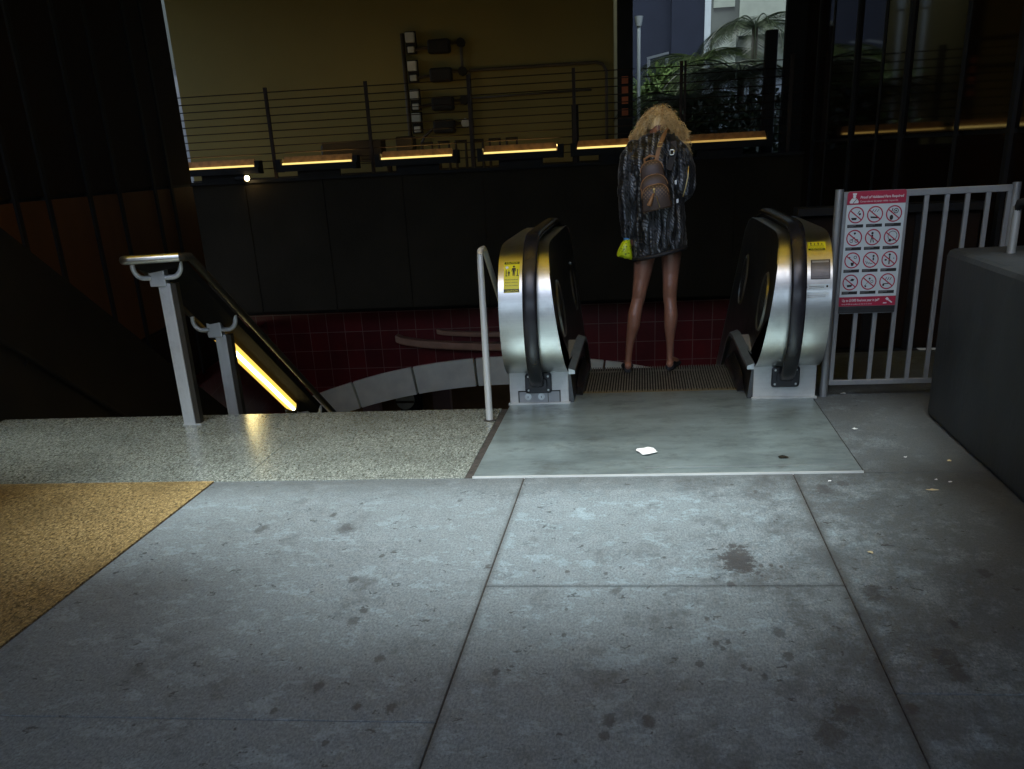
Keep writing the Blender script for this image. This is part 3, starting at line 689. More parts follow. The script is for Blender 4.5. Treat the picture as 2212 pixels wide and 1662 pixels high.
br_ = thing('bike_rack', (-2.35, 15.5, 1.18), 'low rack of dark square hoops behind the railing under the meter boxes', 'rack')
for i in range(6):
    x = -3.0 + 0.24 * i; mb = MB(); mb.tube([(x - 0.07, 15.5, 1.18), (x - 0.07, 15.5, 1.66), (x + 0.07, 15.5, 1.66), (x + 0.07, 15.5, 1.18)], 0.024, 6); mb.build('hoop', 'flatblack', br_)
mb = MB(); mb.bar((-0.9, 15.25, 1.18), (-0.9, 15.25, 2.02), 0.09); tag(mb.build('short_post', 'flatblack', bevel=0.008), 'short thick black post behind the parapet left of the person', 'post')

# ------------------------------------------------------------------ ochre building with meters
yb = thing('ochre_building', (-4, 17.0, 1.18), 'blank ochre plaster building lit from below behind the railing', 'building')
mb = MB(); mb.box(-7.12, -0.42, 17.0, 21.5, 1.18, 8.5); mb.build('wall', 'yellowwall', yb)
mb = MB(); mb.box(-7.12, -0.42, 16.97, 17.0, 1.18, 1.32); mb.build('plinth', 'darkconc', yb)
for z, lb_ in ((2.955, 'topmost'), (2.585, 'second from the top'), (2.205, 'third from the top'), (1.895, 'lowest')):
    nm = lb_ + ' of the four dark meter boxes on the ochre wall'
    t = thing('meter_box', (-2.98, 16.95, z - 0.1), nm, 'meter box', 'meter boxes on the ochre wall')
    mb = MB(); mb.box(-3.145, -2.815, 16.82, 16.99, z - 0.095, z + 0.09); mb.build('housing', 'meter', t, bevel=0.03)
    mb = MB(); mb.tube([(-3.12, 16.93, z), (-3.3, 16.93, z - (0.02 if z > 2 else 0.12)), (-3.36, 16.93, z - (0.03 if z > 2 else 0.22))], 0.022, 6); mb.build('conduit', 'pipe', t)
    mb = MB(); mb.tube([(-2.83, 16.93, z + 0.03), (-2.66, 16.93, z + 0.03)], 0.02, 6); mb.build('conduit', 'pipe', t)
    nm = lb_ + ' of the pale switch boxes left of the meters'
    t = thing('switch_box', (-3.41, 16.95, z), nm, 'switch box', 'pale switch boxes beside the meters')
    mb = MB(); mb.box(-3.47, -3.34, 16.86, 16.99, z + 0.07, z + 0.2); mb.build('upper_box', 'greybox', t, bevel=0.01)
    mb = MB(); mb.box(-3.45, -3.35, 16.88, 16.99, z - 0.06, z + 0.02); mb.build('lower_box', 'greybox', t, bevel=0.01)
    mb = MB(); mb.box(-3.48, -3.33, 16.92, 16.995, z - 0.075, z + 0.215); mb.build('back_plate', 'meter', t)
    mb = MB(); mb.cyl((-2.66, 16.99, z + 0.03), (0, -1, 0), 0.065, 0.09, 8)
    tag(mb.build('junction_box', 'greybox' if z < 2 else 'meter'), lb_ + ' of the small junction boxes right of the meters', 'junction box', 'junction boxes right of the meters')
ps = [([(-3.53, 16.95, 1.2), (-3.53, 16.95, 3.15)], 0.032, 'thick black riser pipe left of the meter boxes'),
      ([(-2.66, 16.94, 2.98), (-2.66, 16.94, 2.62), (-2.56, 16.94, 2.6), (-2.56, 16.94, 1.2)], 0.024, 'thin rusty riser pipe right of the meter boxes'),
      ([(-2.56, 16.95, 2.62), (-0.68, 16.95, 2.62), (-0.58, 16.95, 2.59), (-0.53, 16.95, 2.5), (-0.53, 16.95, 1.2)], 0.022, 'long conduit running right from the meters and turning down at the wall end'),
      ([(-2.56, 16.95, 2.25), (-0.75, 16.95, 2.27)], 0.014, 'thin level conduit on the ochre wall below the long one')]
for pts, r, l in ps:
    mb = MB(); mb.tube(pts, r, 8); tag(mb.build('conduit_pipe', 'pipe', smooth=40), l, 'pipe')

# ------------------------------------------------------------------ opening to the street beyond, right of the ochre wall
cl = thing('canopy_column', (-0.22, 15.5, 1.18), 'black steel column at the right end of the ochre wall', 'column')
mb = MB(); mb.box(-0.335, -0.13, 15.4, 15.6, 1.18, 4.2); mb.build('shaft', 'flatblack', cl)
mb = MB(); mb.box(-0.36, -0.10, 15.37, 15.63, 1.18, 1.24); mb.build('base_plate', 'flatblack', cl)
bn = thing('banner_sign', (-0.22, 15.36, 1.75), 'narrow upright orange banner on the black column left of the ferns', 'sign')
mb = MB(); mb.box(-0.29, -0.16, 15.33, 15.37, 1.86, 2.36); mb.build('panel', 'flatblack', bn)
for z in (1.90, 2.04, 2.16, 2.28):
    mb = MB(); mb.box(-0.275, -0.19, 15.318, 15.33, z - 0.045, z + 0.04); mb.build('orange_square', 'orange', bn)
mb = MB(); mb.box(1.84, 2.22, 15.4, 15.6, 1.18, 4.2); tag(mb.build('canopy_column', 'flatblack'), 'black steel column right of the ferns, near the glossy wall', 'column')
mb = MB(); mb.box(1.62, 1.78, 15.7, 15.9, 1.18, 2.78); tag(mb.build('bollard_post', 'flatblack', bevel=0.02), 'broad black post standing just right of the ferns', 'post')
wp = thing('white_post', (-0.1, 18, 1.18), 'slim white post with a flared cap beside the bright green plant', 'post')
mb = MB(); mb.cyl((-0.06, 18, 1.18), (0, 0, 1), 0.028, 2.0, 10); mb.build('shaft', 'whitetrim', wp, smooth=40)
mb = MB(); mb.cyl((-0.06, 18, 3.14), (0, 0, 1), 0.042, 0.13, 12, 0.068); mb.build('cap', 'whitetrim', wp, smooth=40)
fr = thing('garden_gate', (0.3, 19.4, 1.18), 'small white metal gate frame among the bright green leaves', 'gate')
mb = MB(); mb.bar((0.07, 19.4, 2.80), (0.43, 19.4, 2.86), 0.035); mb.build('top_bar', 'whitetrim', fr)
for x in (0.10, 0.40):
    mb = MB(); mb.bar((x, 19.4, 1.18), (x, 19.4, 2.78), 0.05); mb.build('leg', 'whitetrim', fr)
bb = thing('blue_building', (3, 26, 1.18), 'slate blue building with white window frames beyond the opening', 'building')
mb = MB(); mb.box(-14, 0.62, 26.0, 34, 1.18, 10); mb.box(0.62, 9, 25.6, 34, 1.18, 10); mb.build('wall', 'bluewall', bb)
def window(x0, x1, z0, z1, y, bars=()):
    mb = MB(); wf = 0.13
    mb.box(x0, x0 + wf, y - 0.08, y, z0, z1); mb.box(x1 - wf, x1, y - 0.08, y, z0, z1); mb.box(x0 + wf, x1 - wf, y - 0.075, y, z0, z0 + wf); mb.box(x0 + wf, x1 - wf, y - 0.075, y, z1 - wf, z1)
    for z in bars: mb.box(x0 + wf, x1 - wf, y - 0.07, y, z, z + 0.09)
    f = mb.build('window', 'whitetrim', bb)
    mb = MB(); mb.box(x0 + wf, x1 - wf, y - 0.03, y - 0.012, z0 + wf, z1 - wf); mb.build('pane', 'pane', f)
    return f
window(-0.75, 0.28, 4.68, 7.5, 26.0); f = window(1.32, 4.6, 2.2, 7.2, 25.6, (4.82,))
for x0, x1, z0, z1 in ((1.5, 1.95, 4.1, 4.45), (2.05, 4.0, 3.55, 4.3), (1.5, 2.0, 3.0, 3.6)):
    mb = MB(); mb.box(x0, x1, 25.53, 25.565, z0, z1); mb.build('blind', 'blind', f)  # pale boards put in for lighter rectangles reflected in the pane
mb = MB(); mb.box(0.6, 9, 21.0, 21.3, 1.18, 2.62); tag(mb.build('low_white_wall', 'whitetrim'), 'low white wall glimpsed through the dark fern fronds', 'wall')
lb2 = thing('left_street_building', (-9, 24, 1.18), 'pale blue building glimpsed in the thin gap left of the ochre wall', 'building')
mb = MB(); mb.box(-16, -7.6, 24, 30, 1.18, 10); mb.build('wall', 'street_far', lb2)
mb = MB(); mb.box(-13, -9, 23.95, 24, 3.5, 5); mb.build('window', 'pane', lb2)

# ferns, shrubs
def frond(mb, base, az, length, el, droop, lw, n=30, sub=True, rng=random):
    """one arching frond: a midrib with two rows of narrow leaflets"""
    d = Vector((math.cos(az), math.sin(az), 0)); p_ = Vector(base); e = el; st = length / n; side = Vector((-d.y, d.x, 0)); pts = [p_.copy()]
    for i in range(n):
        dirv = d * math.cos(e) + Vector((0, 0, 1)) * math.sin(e); p_ = p_ + dirv * st; pts.append(p_.copy()); e -= droop / n
    mb.tube(pts, [0.012 * (1 - 0.8 * i / n) + 0.002 for i in range(n + 1)], 4, False)
    for i in range(2, n + 1):
        t = i / n; l = lw * math.sin((t * 0.86 + 0.12) * PI) ** 0.7 * rng.uniform(0.8, 1.1)
        tang = (pts[i] - pts[i - 1]).normalized()
        for s_ in (-1, 1):
            for h_ in (0.0, 0.5):
                q = pts[i - 1].lerp(pts[i], h_)
                tip = q + side * s_ * l + tang * l * 0.45 - Vector((0, 0, 1)) * l * 0.30 * rng.uniform(0.6, 1.4)
                m_ = q.lerp(tip, 0.45); wv = tang * st * 0.13
                mb.add([q, m_ - wv, tip, m_ + wv], [(0, 1, 2, 3)])
def tree_fern(label, x, y, z0, h, nf, length, droop, m, el0=0.7, lw=0.42, seed=1, lean=(0, 0)):
    rng = random.Random(seed)
    t = thing('tree_fern', (x, y, z0), label, 'plant', 'tree ferns beyond the opening')
    top = Vector((x + lean[0], y + lean[1], z0 + h))
    mb = MB(); mb.tube([(x, y, z0), (x + lean[0] * .4, y + lean[1] * .4, z0 + h * 0.5), top], [0.075, 0.055, 0.05], 10); mb.build('trunk', 'bark', t, smooth=180)
    mb = MB()
    for i in range(nf):
        frond(mb, top, 2 * PI * i / nf + rng.uniform(-.2, .2), length * rng.uniform(0.8, 1.12), el0 * rng.uniform(0.6, 1.25), droop * rng.uniform(0.8, 1.15), lw, rng=rng)
    mb.build('crown', m, t, fix=False); return t
tree_fern('dark domed tree fern, the tallest one, in front of the large window', 1.78, 19.0, 1.18, 1.92, 21, 1.25, 1.75, 'fern', 0.55, 0.30, 3)
tree_fern('dark low tree fern spreading behind the person\'s head', 0.70, 17.4, 1.18, 0.80, 20, 1.25, 1.5, 'fern', 0.6, 0.34, 5)
tree_fern('dark low tree fern on the right beside the broad black post', 1.45, 17.3, 1.18, 1.15, 22, 1.15, 1.6, 'fern', 0.6, 0.34, 8)
tree_fern('mid green tree fern with wide flat fronds left of the tallest one', 0.95, 19.6, 1.18, 1.55, 18, 1.35, 1.3, 'fernlit', 0.4, 0.34, 11)
tree_fern('dark tree fern half hidden between the two low ones', 1.15, 18.2, 1.18, 1.25, 18, 1.15, 1.5, 'fern', 0.5, 0.32, 17)
def bush(name, label, c, r, n, m, leaf, seed, cat='shrub'):
    rng = random.Random(seed); mb = MB(); t = thing(name, (c[0], c[1], c[2]), label, cat)
    for i in range(n):
        a, b = rng.uniform(0, 2 * PI), math.acos(rng.uniform(-0.2, 1)); q = rng.random() ** 0.4
        v = Vector((c[0] + r[0] * q * math.sin(b) * math.cos(a), c[1] + r[1] * q * math.sin(b) * math.sin(a), c[2] + r[2] * (q * math.cos(b)) + 0.05))
        d = Vector((rng.uniform(-1, 1), rng.uniform(-1, 1), rng.uniform(-0.4, 1))).normalized(); s_ = d.orthogonal().normalized() * leaf * 0.28; l = leaf * rng.uniform(0.7, 1.3)
        mb.add([v, v + d * l * 0.5 + s_, v + d * l, v + d * l * 0.5 - s_], [(0, 1, 2, 3)])
    mb.build('foliage', m, t, fix=False)
    mb = MB()
    for k_ in range(5): mb.tube([(c[0], c[1], c[2] - 0.1), (c[0] + rng.uniform(-.5, .5) * r[0], c[1] + rng.uniform(-.5, .5) * r[1], c[2] + r[2] * 0.7)], [0.02, 0.006], 5)
    mb.build('stem', 'bark', t); return t
bush('shrub', 'dark leafy shrub filling the foot of the opening right of the person', (1.1, 16.5, 1.18), (0.75, 0.4, 0.85), 1500, 'fern', 0.12, 21)
bush('shrub', 'dark shrub at the base of the broad black post', (1.75, 16.6, 1.18), (0.45, 0.4, 0.95), 1000, 'fern', 0.12, 22)
bush('shrub', 'bright green bush around the small white frame', (0.35, 18.9, 1.18), (0.65, 0.5, 1.45), 2200, 'bright', 0.16, 23)
bush('shrub', 'pale green bush in the gap left of the ochre wall', (-7.45, 19.5, 1.18), (0.5, 0.6, 1.6), 900, 'bright', 0.14, 24)
# young fern with upright feathery fronds
rng = random.Random(31); t = thing('young_fern', (0.35, 18.6, 1.18), 'young bright green fern with upright feathery fronds against the blue wall', 'plant')
mb = MB(); mb.tube([(0.35, 18.6, 1.18), (0.37, 18.6, 1.75)], [0.04, 0.03], 6); mb.build('stem', 'bark', t)
mb = MB()
for i in range(17): frond(mb, (0.37, 18.6, 1.7), rng.uniform(0, 2 * PI), rng.uniform(0.9, 1.6), rng.uniform(0.9, 1.3), rng.uniform(0.3, 0.8), 0.26, 26, rng=rng)
mb.build('crown', 'bright', t, fix=False)

# ------------------------------------------------------------------ escalator
es = thing('escalator', (0.115, 6.4, 0), 'stainless steel escalator going down between two rounded steel newels', 'escalator')
CX = 0.115
SL = math.tan(math.radians(30))
def arc_profile():
    """front of a newel in (y,z), from the base box up and over to the level top"""
    pts = [(6.43, 0.188), (6.35, 0.197), (6.275, 0.225), (6.205, 0.272), (6.15, 0.335), (6.112, 0.41), (6.09, 0.49), (6.083, 0.57), (6.09, 0.65), (6.112, 0.73), (6.15, 0.80), (6.205, 0.862), (6.275, 0.91), (6.36, 0.938), (6.45, 0.95), (6.6, 0.955)]
    out = []
    for i in range(len(pts) - 1):      # light smoothing by subdivision
        a, b = pts[i], pts[i + 1]; p0 = pts[max(0, i - 1)]; p3 = pts[min(len(pts) - 1, i + 2)]
        for k in range(3):
            t = k / 3
            f = lambda j: 0.5 * ((2 * a[j]) + (b[j] - p0[j]) * t + (2 * p0[j] - 5 * a[j] + 4 * b[j] - p3[j]) * t * t + (3 * a[j] - p0[j] - 3 * b[j] + p3[j]) * t ** 3)
            out.append((f(0), f(1)))
    return out + [pts[-1]]
PROF = arc_profile()
TOPLINE = [(7.0, 0.955), (7.5, 0.955), (7.85, 0.95), (8.1, 0.92), (8.35, 0.84), (9.0, 0.84 - 0.65 * SL), (15.4, 0.84 - 7.05 * SL)]
U = PROF + TOPLINE
LOW = [(7.5, 0.2), (7.75, 0.18), (8.0, 0.10), (9.0, 0.10 - SL), (15.4, 0.10 - 7.4 * SL)]
def resample(pts, n):
    L = [0]
    for a, b in zip(pts[:-1], pts[1:]): L.append(L[-1] + math.dist(a, b))
    out = []; j = 0
    for i in range(n):
        s = L[-1] * i / (n - 1)
        while j < len(pts) - 2 and L[j + 1] < s: j += 1
        t = (s - L[j]) / max(1e-9, L[j + 1] - L[j]); out.append((pts[j][0] + (pts[j + 1][0] - pts[j][0]) * t, pts[j][1] + (pts[j + 1][1] - pts[j][1]) * t))
    return out
def xin(z, y=0):                # how far the slanted inner panel is from the centre line
    base = 0.2 if y < 7.5 else 0.2 - max(0, (y - 7.85)) * SL
    return 0.565 + max(0.0, min(0.75, z - base)) * 0.135
XO = 0.945
def side(s):
    X = lambda v: CX + s * v
    # outer shell: front strip and outer cheek
    lowp = resample([(6.50, 0.188)] + LOW, len(U))
    mb = MB(); vs = []; fs = []
    for (y, z), (y2, z2) in zip(U, lowp): vs += [(X(XO), y, z), (X(xin(z, y)), y, z), (X(XO), y2, z2)]
    for i in range(len(U) - 1):
        a, b = 3 * i, 3 * i + 3
        fs += [(a, a + 1, b + 1, b), (a, b, b + 2, a + 2)]
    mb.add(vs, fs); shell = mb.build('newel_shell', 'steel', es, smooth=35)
    # slanted dark inner panel
    mb = MB(); vs = []; fs = []
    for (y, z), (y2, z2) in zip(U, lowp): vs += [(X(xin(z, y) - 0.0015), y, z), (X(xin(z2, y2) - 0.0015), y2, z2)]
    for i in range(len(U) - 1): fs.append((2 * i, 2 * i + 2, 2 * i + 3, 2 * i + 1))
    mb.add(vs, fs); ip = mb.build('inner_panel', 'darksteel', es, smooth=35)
    mb = MB()     # thin bright trim along the top inner edge
    mb.tube([(X(xin(z, y) - 0.002), y, z + 0.001) for y, z in U[30:]], 0.004, 5); mb.build('edge_trim', 'steel', ip)
    # round louvred lamps in the inner panel
    for yc, zc in ((6.47, 0.56), (7.72, 0.55)):
        k = 0.135
        def P(u, v, h): return (X(xin(zc + v, 7) - 0.002 - h), yc + u, zc + v)
        fl = MB()
        for r0, r1, h0, h1 in ((0.17, 0.16, 0.0, 0.012), (0.16, 0.148, 0.012, 0.004)):
            n = 36; v_ = []
            for i in range(n):
                c_, s_ = math.cos(2 * PI * i / n), math.sin(2 * PI * i / n)
                v_ += [P(r0 * c_, r0 * s_, h0), P(r1 * c_, r1 * s_, h1)]
            fl.add(v_, [(2 * i, 2 * ((i + 1) % n), 2 * ((i + 1) % n) + 1, 2 * i + 1) for i in range(n)])
        gl = fl.build('louvre_lamp', 'steel', es, smooth=60)
        fl = MB()
        for i in range(-6, 7):
            v0 = i * 0.021; hw = math.sqrt(max(0, 0.146 ** 2 - v0 ** 2))
            fl.add([P(-hw, v0 - 0.006, 0.001), P(hw, v0 - 0.006, 0.001), P(hw, v0 + 0.006, 0.009), P(-hw, v0 + 0.006, 0.009)], [(0, 1, 2, 3)])
        fl.build('louvre', 'galv', gl)
    # ledge and skirt
    mb = MB(); vs = []
    for y, z in ((6.36, 0.215), (7.5, 0.215), (7.75, 0.195), (8.0, 0.115), (15.4, 0.115 - 7.4 * SL)):
        vs.append([(X(0.58), y, z + 0.006), (X(0.525), y, z - 0.012), (X(0.525), y, z - 0.034), (X(0.58), y, z - 0.034)])
    mb.loft(vs); mb.build('inner_ledge', 'steel', es)
    mb = MB(); vs = []
    for y, z, f in ((6.36, 0.18, -0.02), (7.45, 0.18, -0.02), (7.75, 0.16, -0.35), (8.0, 0.08, -0.6), (15.4, 0.08 - 7.4 * SL, -0.6 - 7.4 * SL)):
        vs.append([(X(0.552), y, z), (X(0.530), y, f), (X(0.57), y, f), (X(0.60), y, z)])
    mb.loft(vs); mb.build('skirt_panel', 'darksteel', es)
    mb = MB(); mb.loft([[(X(0.532), y, z), (X(0.490), y, z * 0.55), (X(0.486), y, -0.01), (X(0.532), y, -0.01)] for y, z in ((6.56, 0.015), (6.64, 0.05), (6.74, 0.085), (6.9, 0.10), (7.3, 0.105), (7.45, 0.10), (7.6, 0.02))])
    mb.build('brush_guard', 'rubber', es, smooth=50)
    # base box
    mb = MB(); x0, x1 = sorted((X(0.565), X(0.937)))
    mb.box(x0, x1, 6.35, 7.5, -0.004, 0.205); bx = mb.build('base_box', 'boxsteel', es, bevel=0.004)
    mb = MB(); mb.box(x0 - 0.008, x1 + 0.008, 6.325, 6.35, 0.002, 0.014); mb.build('toe_flange', 'boxsteel', bx)
    HX = X(0.757)
    # handrail loop
    path = [(6.352, 0.118), (6.325, 0.128), (6.285, 0.150), (6.235, 0.185)]
    for i in range(10, len(U)):
        y, z = U[i]; a = U[max(0, i - 1)]; b = U[min(len(U) - 1, i + 1)]
        d = Vector((b[0] - a[0], b[1] - a[1])).normalized(); n_ = Vector((-d.y, d.x))
        off = 0.040
        path.append((y + n_.x * off, z + n_.y * off))
    ring = []
    sec = [(-0.040, -0.012), (-0.043, 0.0), (-0.041, 0.012), (-0.030, 0.0185), (0, 0.021), (0.030, 0.0185), (0.041, 0.012), (0.043, 0.0), (0.040, -0.012), (0, -0.012)]
    for i, (y, z) in enumerate(path):
        a = path[max(0, i - 1)]; b = path[min(len(path) - 1, i + 1)]; d = Vector((b[0] - a[0], b[1] - a[1])).normalized(); n_ = Vector((-d.y, d.x))
        ring.append([(HX + u, y + n_.x * v, z + n_.y * v) for u, v in sec])
    mb = MB(); mb.loft(ring); mb.build('handrail', 'rubber', es, smooth=50)
    mb = MB(); ring = []        # guide under the handrail
    for i, (y, z) in enumerate(path[6:]):
        a = path[6:][max(0, i - 1)]; b = path[6:][min(len(path) - 7, i + 1)]; d = Vector((b[0] - a[0], b[1] - a[1])).normalized(); n_ = Vector((-d.y, d.x))
        ring.append([(HX + u, y + n_.x * v, z + n_.y * v) for u, v in ((-0.022, -0.045), (0.022, -0.045), (0.022, -0.014), (-0.022, -0.014))])
    mb.loft(ring); mb.build('handrail_guide', 'flatblack', es)
    # rubber inlet where the handrail enters the base
    def rrect(w_, h_, r, n=5):
        o = []
        for cx_, cy_, a0_ in ((w_ - r, h_ - r, 0), (-w_ + r, h_ - r, 90), (-w_ + r, -h_ + r, 180), (w_ - r, -h_ + r, 270)):
            for i in range(n + 1):
                a = math.radians(a0_ + 90 * i / n); o.append((cx_ + r * math.cos(a), cy_ + r * math.sin(a)))
        return o
    hx, hz = HX - s * 0.004, 0.135
    mb = MB(); mb.loft([[(hx + u, 6.349, hz + v) for u, v in rrect(0.083, 0.062, 0.018)], [(hx + u, 6.335, hz + v) for u, v in rrect(0.083, 0.062, 0.018)],
                        [(hx + u, 6.330, hz + v) for u, v in rrect(0.078, 0.057, 0.016)], [(hx + u, 6.330, hz + v * 0.8) for u, v in rrect(0.056, 0.040, 0.02)], [(hx + u, 6.308, hz + v * 0.8) for u, v in rrect(0.052, 0.037, 0.018)]])
    inl = mb.build('handrail_inlet', 'rubber', es, smooth=40)
    for u in (-0.062, 0.062):
        for v in (-0.042, 0.042):
            mb = MB(); mb.cyl((hx + u, 6.331, hz + v), (0, -1, 0), 0.0065, 0.004, 8); mb.build('screw', 'pale', inl)
    return shell, bx
sh_l, bx_l = side(-1); sh_r, bx_r = side(1)
# keyed control panel in the left base box
mb = MB(); mb.box(-0.765, -0.505, 6.346, 6.3495, 0.012, 0.085); kp = mb.build('key_panel', 'galv', bx_l)
for a in ((-0.765, -0.505, .081, .087), (-0.765, -0.505, .008, .014), (-0.768, -0.762, .008, .087), (-0.508, -0.502, .008, .087), (-0.582, -0.578, .008, .087)):
    mb = MB(); mb.box(a[0], a[1], 6.3435, 6.346, a[2], a[3]); mb.build('panel_edge', 'joint', kp)
for x in (-0.706, -0.622):
    mb = MB(); mb.cyl((x, 6.346, 0.05), (0, -1, 0), 0.021, 0.006, 18); mb.cyl((x, 6.34, 0.05), (0, -1, 0), 0.014, 0.006, 18)
    k_ = mb.build('key_switch', 'key', kp, smooth=40)
    mb = MB(); mb.box(x - 0.002, x + 0.002, 6.3325, 6.334, 0.044, 0.056); mb.build('keyhole', 'black', k_)
# landing plate, comb, steps
mb = MB(); mb.box(-0.822, 1.038, 4.762, 6.345, -0.03, 0.005); mb.box(-0.448, 0.678, 6.345, 6.615, -0.03, 0.005); mb.build('landing_plate', 'plate', es, bevel=0.003)
mb = MB(); mb.box(-0.822, 1.038, 4.752, 4.7605, -0.03, 0.009); mb.build('plate_edge', 'pale', es)
mb = MB(); mb.box(0.02, 1.0, 4.876, 4.880, 0.0052, 0.0065); mb.build('plate_seam', 'galv', es)
mb = MB(); mb.box(-0.41, 0.64, 6.615, 6.64, -0.03, 0.004)
for i in range(86):
    x = -0.405 + i * 0.0122; mb.box(x, x + 0.005, 6.64, 6.70, -0.02, 0.002)
mb.build('comb', 'comb', es)
def tread(y0, y1, z):
    mb = MB(); mb.box(-0.40, 0.63, y0, y1, z - 0.05, z - 0.012); mb.box(-0.40, 0.63, y1 - 0.012, y1, z - 0.22, z - 0.012)
    st_ = mb.build('step', 'flatblack', es)
    mb = MB()
    for i in range(58):
        x = -0.398 + i * 0.0178; mb.box(x, x + 0.0075, y0, y1, z - 0.0119, z)
    mb.build('ribs', 'groove', st_)
tread(6.66, 6.99, -0.002); tread(6.996, 7.385, -0.003)
zz = -0.003; yy = 7.391
for i in range(17):
    zz -= (0.05, 0.12, 0.2)[min(i, 2)]; tread(yy, yy + 0.395, zz); yy += 0.401
# truss cladding under the balustrades
mb = MB(); mb.prism([(6.36, -0.02), (7.5, 0.17), (8.0, 0.08), (15.4, 0.08 - 7.4 * SL), (15.4, -5), (13.8, -4.6), (7.6, -1.05), (6.36, -1.05)], lambda u, v, q: (-0.826 + q, u, v), 0.06)
mb.prism([(6.36, -0.02), (7.5, 0.17), (8.0, 0.08), (15.4, 0.08 - 7.4 * SL), (15.4, -5), (13.8, -4.6), (7.6, -1.05), (6.36, -1.05)], lambda u, v, q: (0.998 + q, u, v), 0.06)
mb.build('truss_cladding', 'darksteel', es)

# stickers that follow the curve of a newel
PL = [0.0]
for a, b in zip(PROF[:-1], PROF[1:]): PL.append(PL[-1] + math.dist(a, b))
def at_z(zq):   # arc length where the front reaches height zq
    for i in range(len(PROF) - 1):
        if PROF[i][1] <= zq <= PROF[i + 1][1]:
            return PL[i] + (PL[i + 1] - PL[i]) * (zq - PROF[i][1]) / max(1e-9, PROF[i + 1][1] - PROF[i][1])
def on_drum(x0, s0):
    def fn(u, v, h):
        s = s0 + v
        for i in range(len(PL) - 1):
            if s <= PL[i + 1] or i == len(PL) - 2:
                t = (s - PL[i]) / (PL[i + 1] - PL[i]); a, b = PROF[i], PROF[i + 1]
                y = a[0] + (b[0] - a[0]) * t; z = a[1] + (b[1] - a[1]) * t; d = Vector((b[0] - a[0], b[1] - a[1])).normalized()
                return (x0 + u, y - d.y * h, z + d.x * h)
    return fn
def label_sheet(name, parent, fn, w_, h_, base, arts, n=12, h0=0.0016):
    f = Flat().rect(0, 0, w_, h_, n); o = f.build(name, base, fn, h0, parent)
    for i, (nm, m_, fl) in enumerate(arts): fl.build(nm, m_, fn, h0 + 0.0012 + 0.0006 * i, o)
    return o
def person_icon(f, x, y, h):
    f.disc(x, y + h * 0.9, h * 0.1, 12); f.poly([(x - h * .13, y + h * .76), (x + h * .13, y + h * .76), (x + h * .10, y + h * .42), (x + h * .09, y), (x + h * .02, y), (x, y + h * .38), (x - h * .02, y), (x - h * .09, y), (x - h * .10, y + h * .42)])
    f.line(x - h * .14, y + h * .74, x - h * .17, y + h * .42, h * .06); f.line(x + h * .14, y + h * .74, x + h * .17, y + h * .42, h * .06)
W_, H_ = 0.092, 0.196
fk = Flat(); fk.rect(0.002, H_ - 0.021, W_ - 0.002, H_ - 0.004, 2); fk.rect(0.002, 0.003, W_ - 0.002, 0.020, 2)
ic = Flat(); person_icon(ic, 0.058, 0.098, 0.066); person_icon(ic, 0.030, 0.098, 0.034); ic.line(0.014, 0.098, 0.014, 0.135, 0.005); ic.line(0.080, 0.098, 0.080, 0.14, 0.005); ic.line(0.010, 0.098, 0.022, 0.098, 0.004); ic.line(0.074, 0.098, 0.088, 0.098, 0.004)
for i, t_ in enumerate(('Hold handrail', 'Attend children', 'Avoid sides')): ic.text(t_, 0.008, 0.072 - 0.017 * i, 0.074, 0.010)
wd = Flat(); wd.disc(0.018, 0.152, 0.009)
ca = Flat(); ca.text('CAUTION', 0.010, H_ - 0.0185, 0.072, 0.0135, 0.02); ca.text('CAUTION', 0.010, 0.0055, 0.072, 0.0135, 0.02)
label_sheet('caution_sticker', sh_l, on_drum(-0.797, at_z(0.707)), W_, H_, 'yellowlabel', [('black_band', 'black', fk), ('pictogram', 'black', ic), ('white_dot', 'white', wd), ('lettering', 'yellowlabel', ca)])
W_, H_ = 0.098, 0.068
fk = Flat(); fk.rect(0.002, 0.001, W_ - 0.006, 0.014); 
ic = Flat(); [person_icon(ic, 0.018 + 0.02 * i, 0.037, 0.026 if i % 2 == 0 else 0.019) for i in range(4)]
ic.line(0.012, 0.036, 0.088, 0.036, 0.002); ic.text('Hold handrail', 0.01, 0.0265, 0.076, 0.007); ic.text('Face forward', 0.01, 0.018, 0.076, 0.007)
ca = Flat(); ca.text('CAUTION', 0.014, 0.003, 0.068, 0.0105, 0.02)
label_sheet('caution_sticker', sh_r, on_drum(0.93, at_z(0.862)), W_, H_, 'yellowlabel', [('black_band', 'black', fk), ('pictogram', 'black', ic), ('lettering', 'yellowlabel', ca)])
f = Flat().rect(0, 0, 0.098, 0.104, 6); sp = f.build('inset_screen', 'darksteel', on_drum(0.945, at_z(0.722)), 0.002, sh_r)
for a in ((-.004, -.004, .102, 0), (-.004, .104, .102, .108), (-.004, 0, 0, .104), (.098, 0, .102, .104)): Flat().rect(*a, 4).build('screen_frame', 'black', on_drum(0.945, at_z(0.722)), 0.003, sp)
Flat().rect(0.004, 0.090, 0.094, 0.101).build('screen_strip', 'galv', on_drum(0.945, at_z(0.722)), 0.0035, sp)
nt_ = Flat(); [nt_.line(0.02, y, 0.12, y, 0.0022) for y in (0.012, 0.02)]
label_sheet('notice_label', sh_r, on_drum(0.905, at_z(0.615)), 0.138, 0.038, 'signwhite', [('printed_lines', 'galv', nt_)], 4)
nt_ = Flat(); [nt_.line(0.028, y, 0.11, y, 0.002) for y in (0.010, 0.018)]; nt_.disc(0.012, 0.015, 0.006, 14); nt_.disc(0.126, 0.017, 0.006, 14)
label_sheet('notice_plate', sh_r, on_drum(0.905, at_z(0.664)), 0.138, 0.03, 'signwhite', [('rivets_and_lines', 'meter', nt_)], 4)
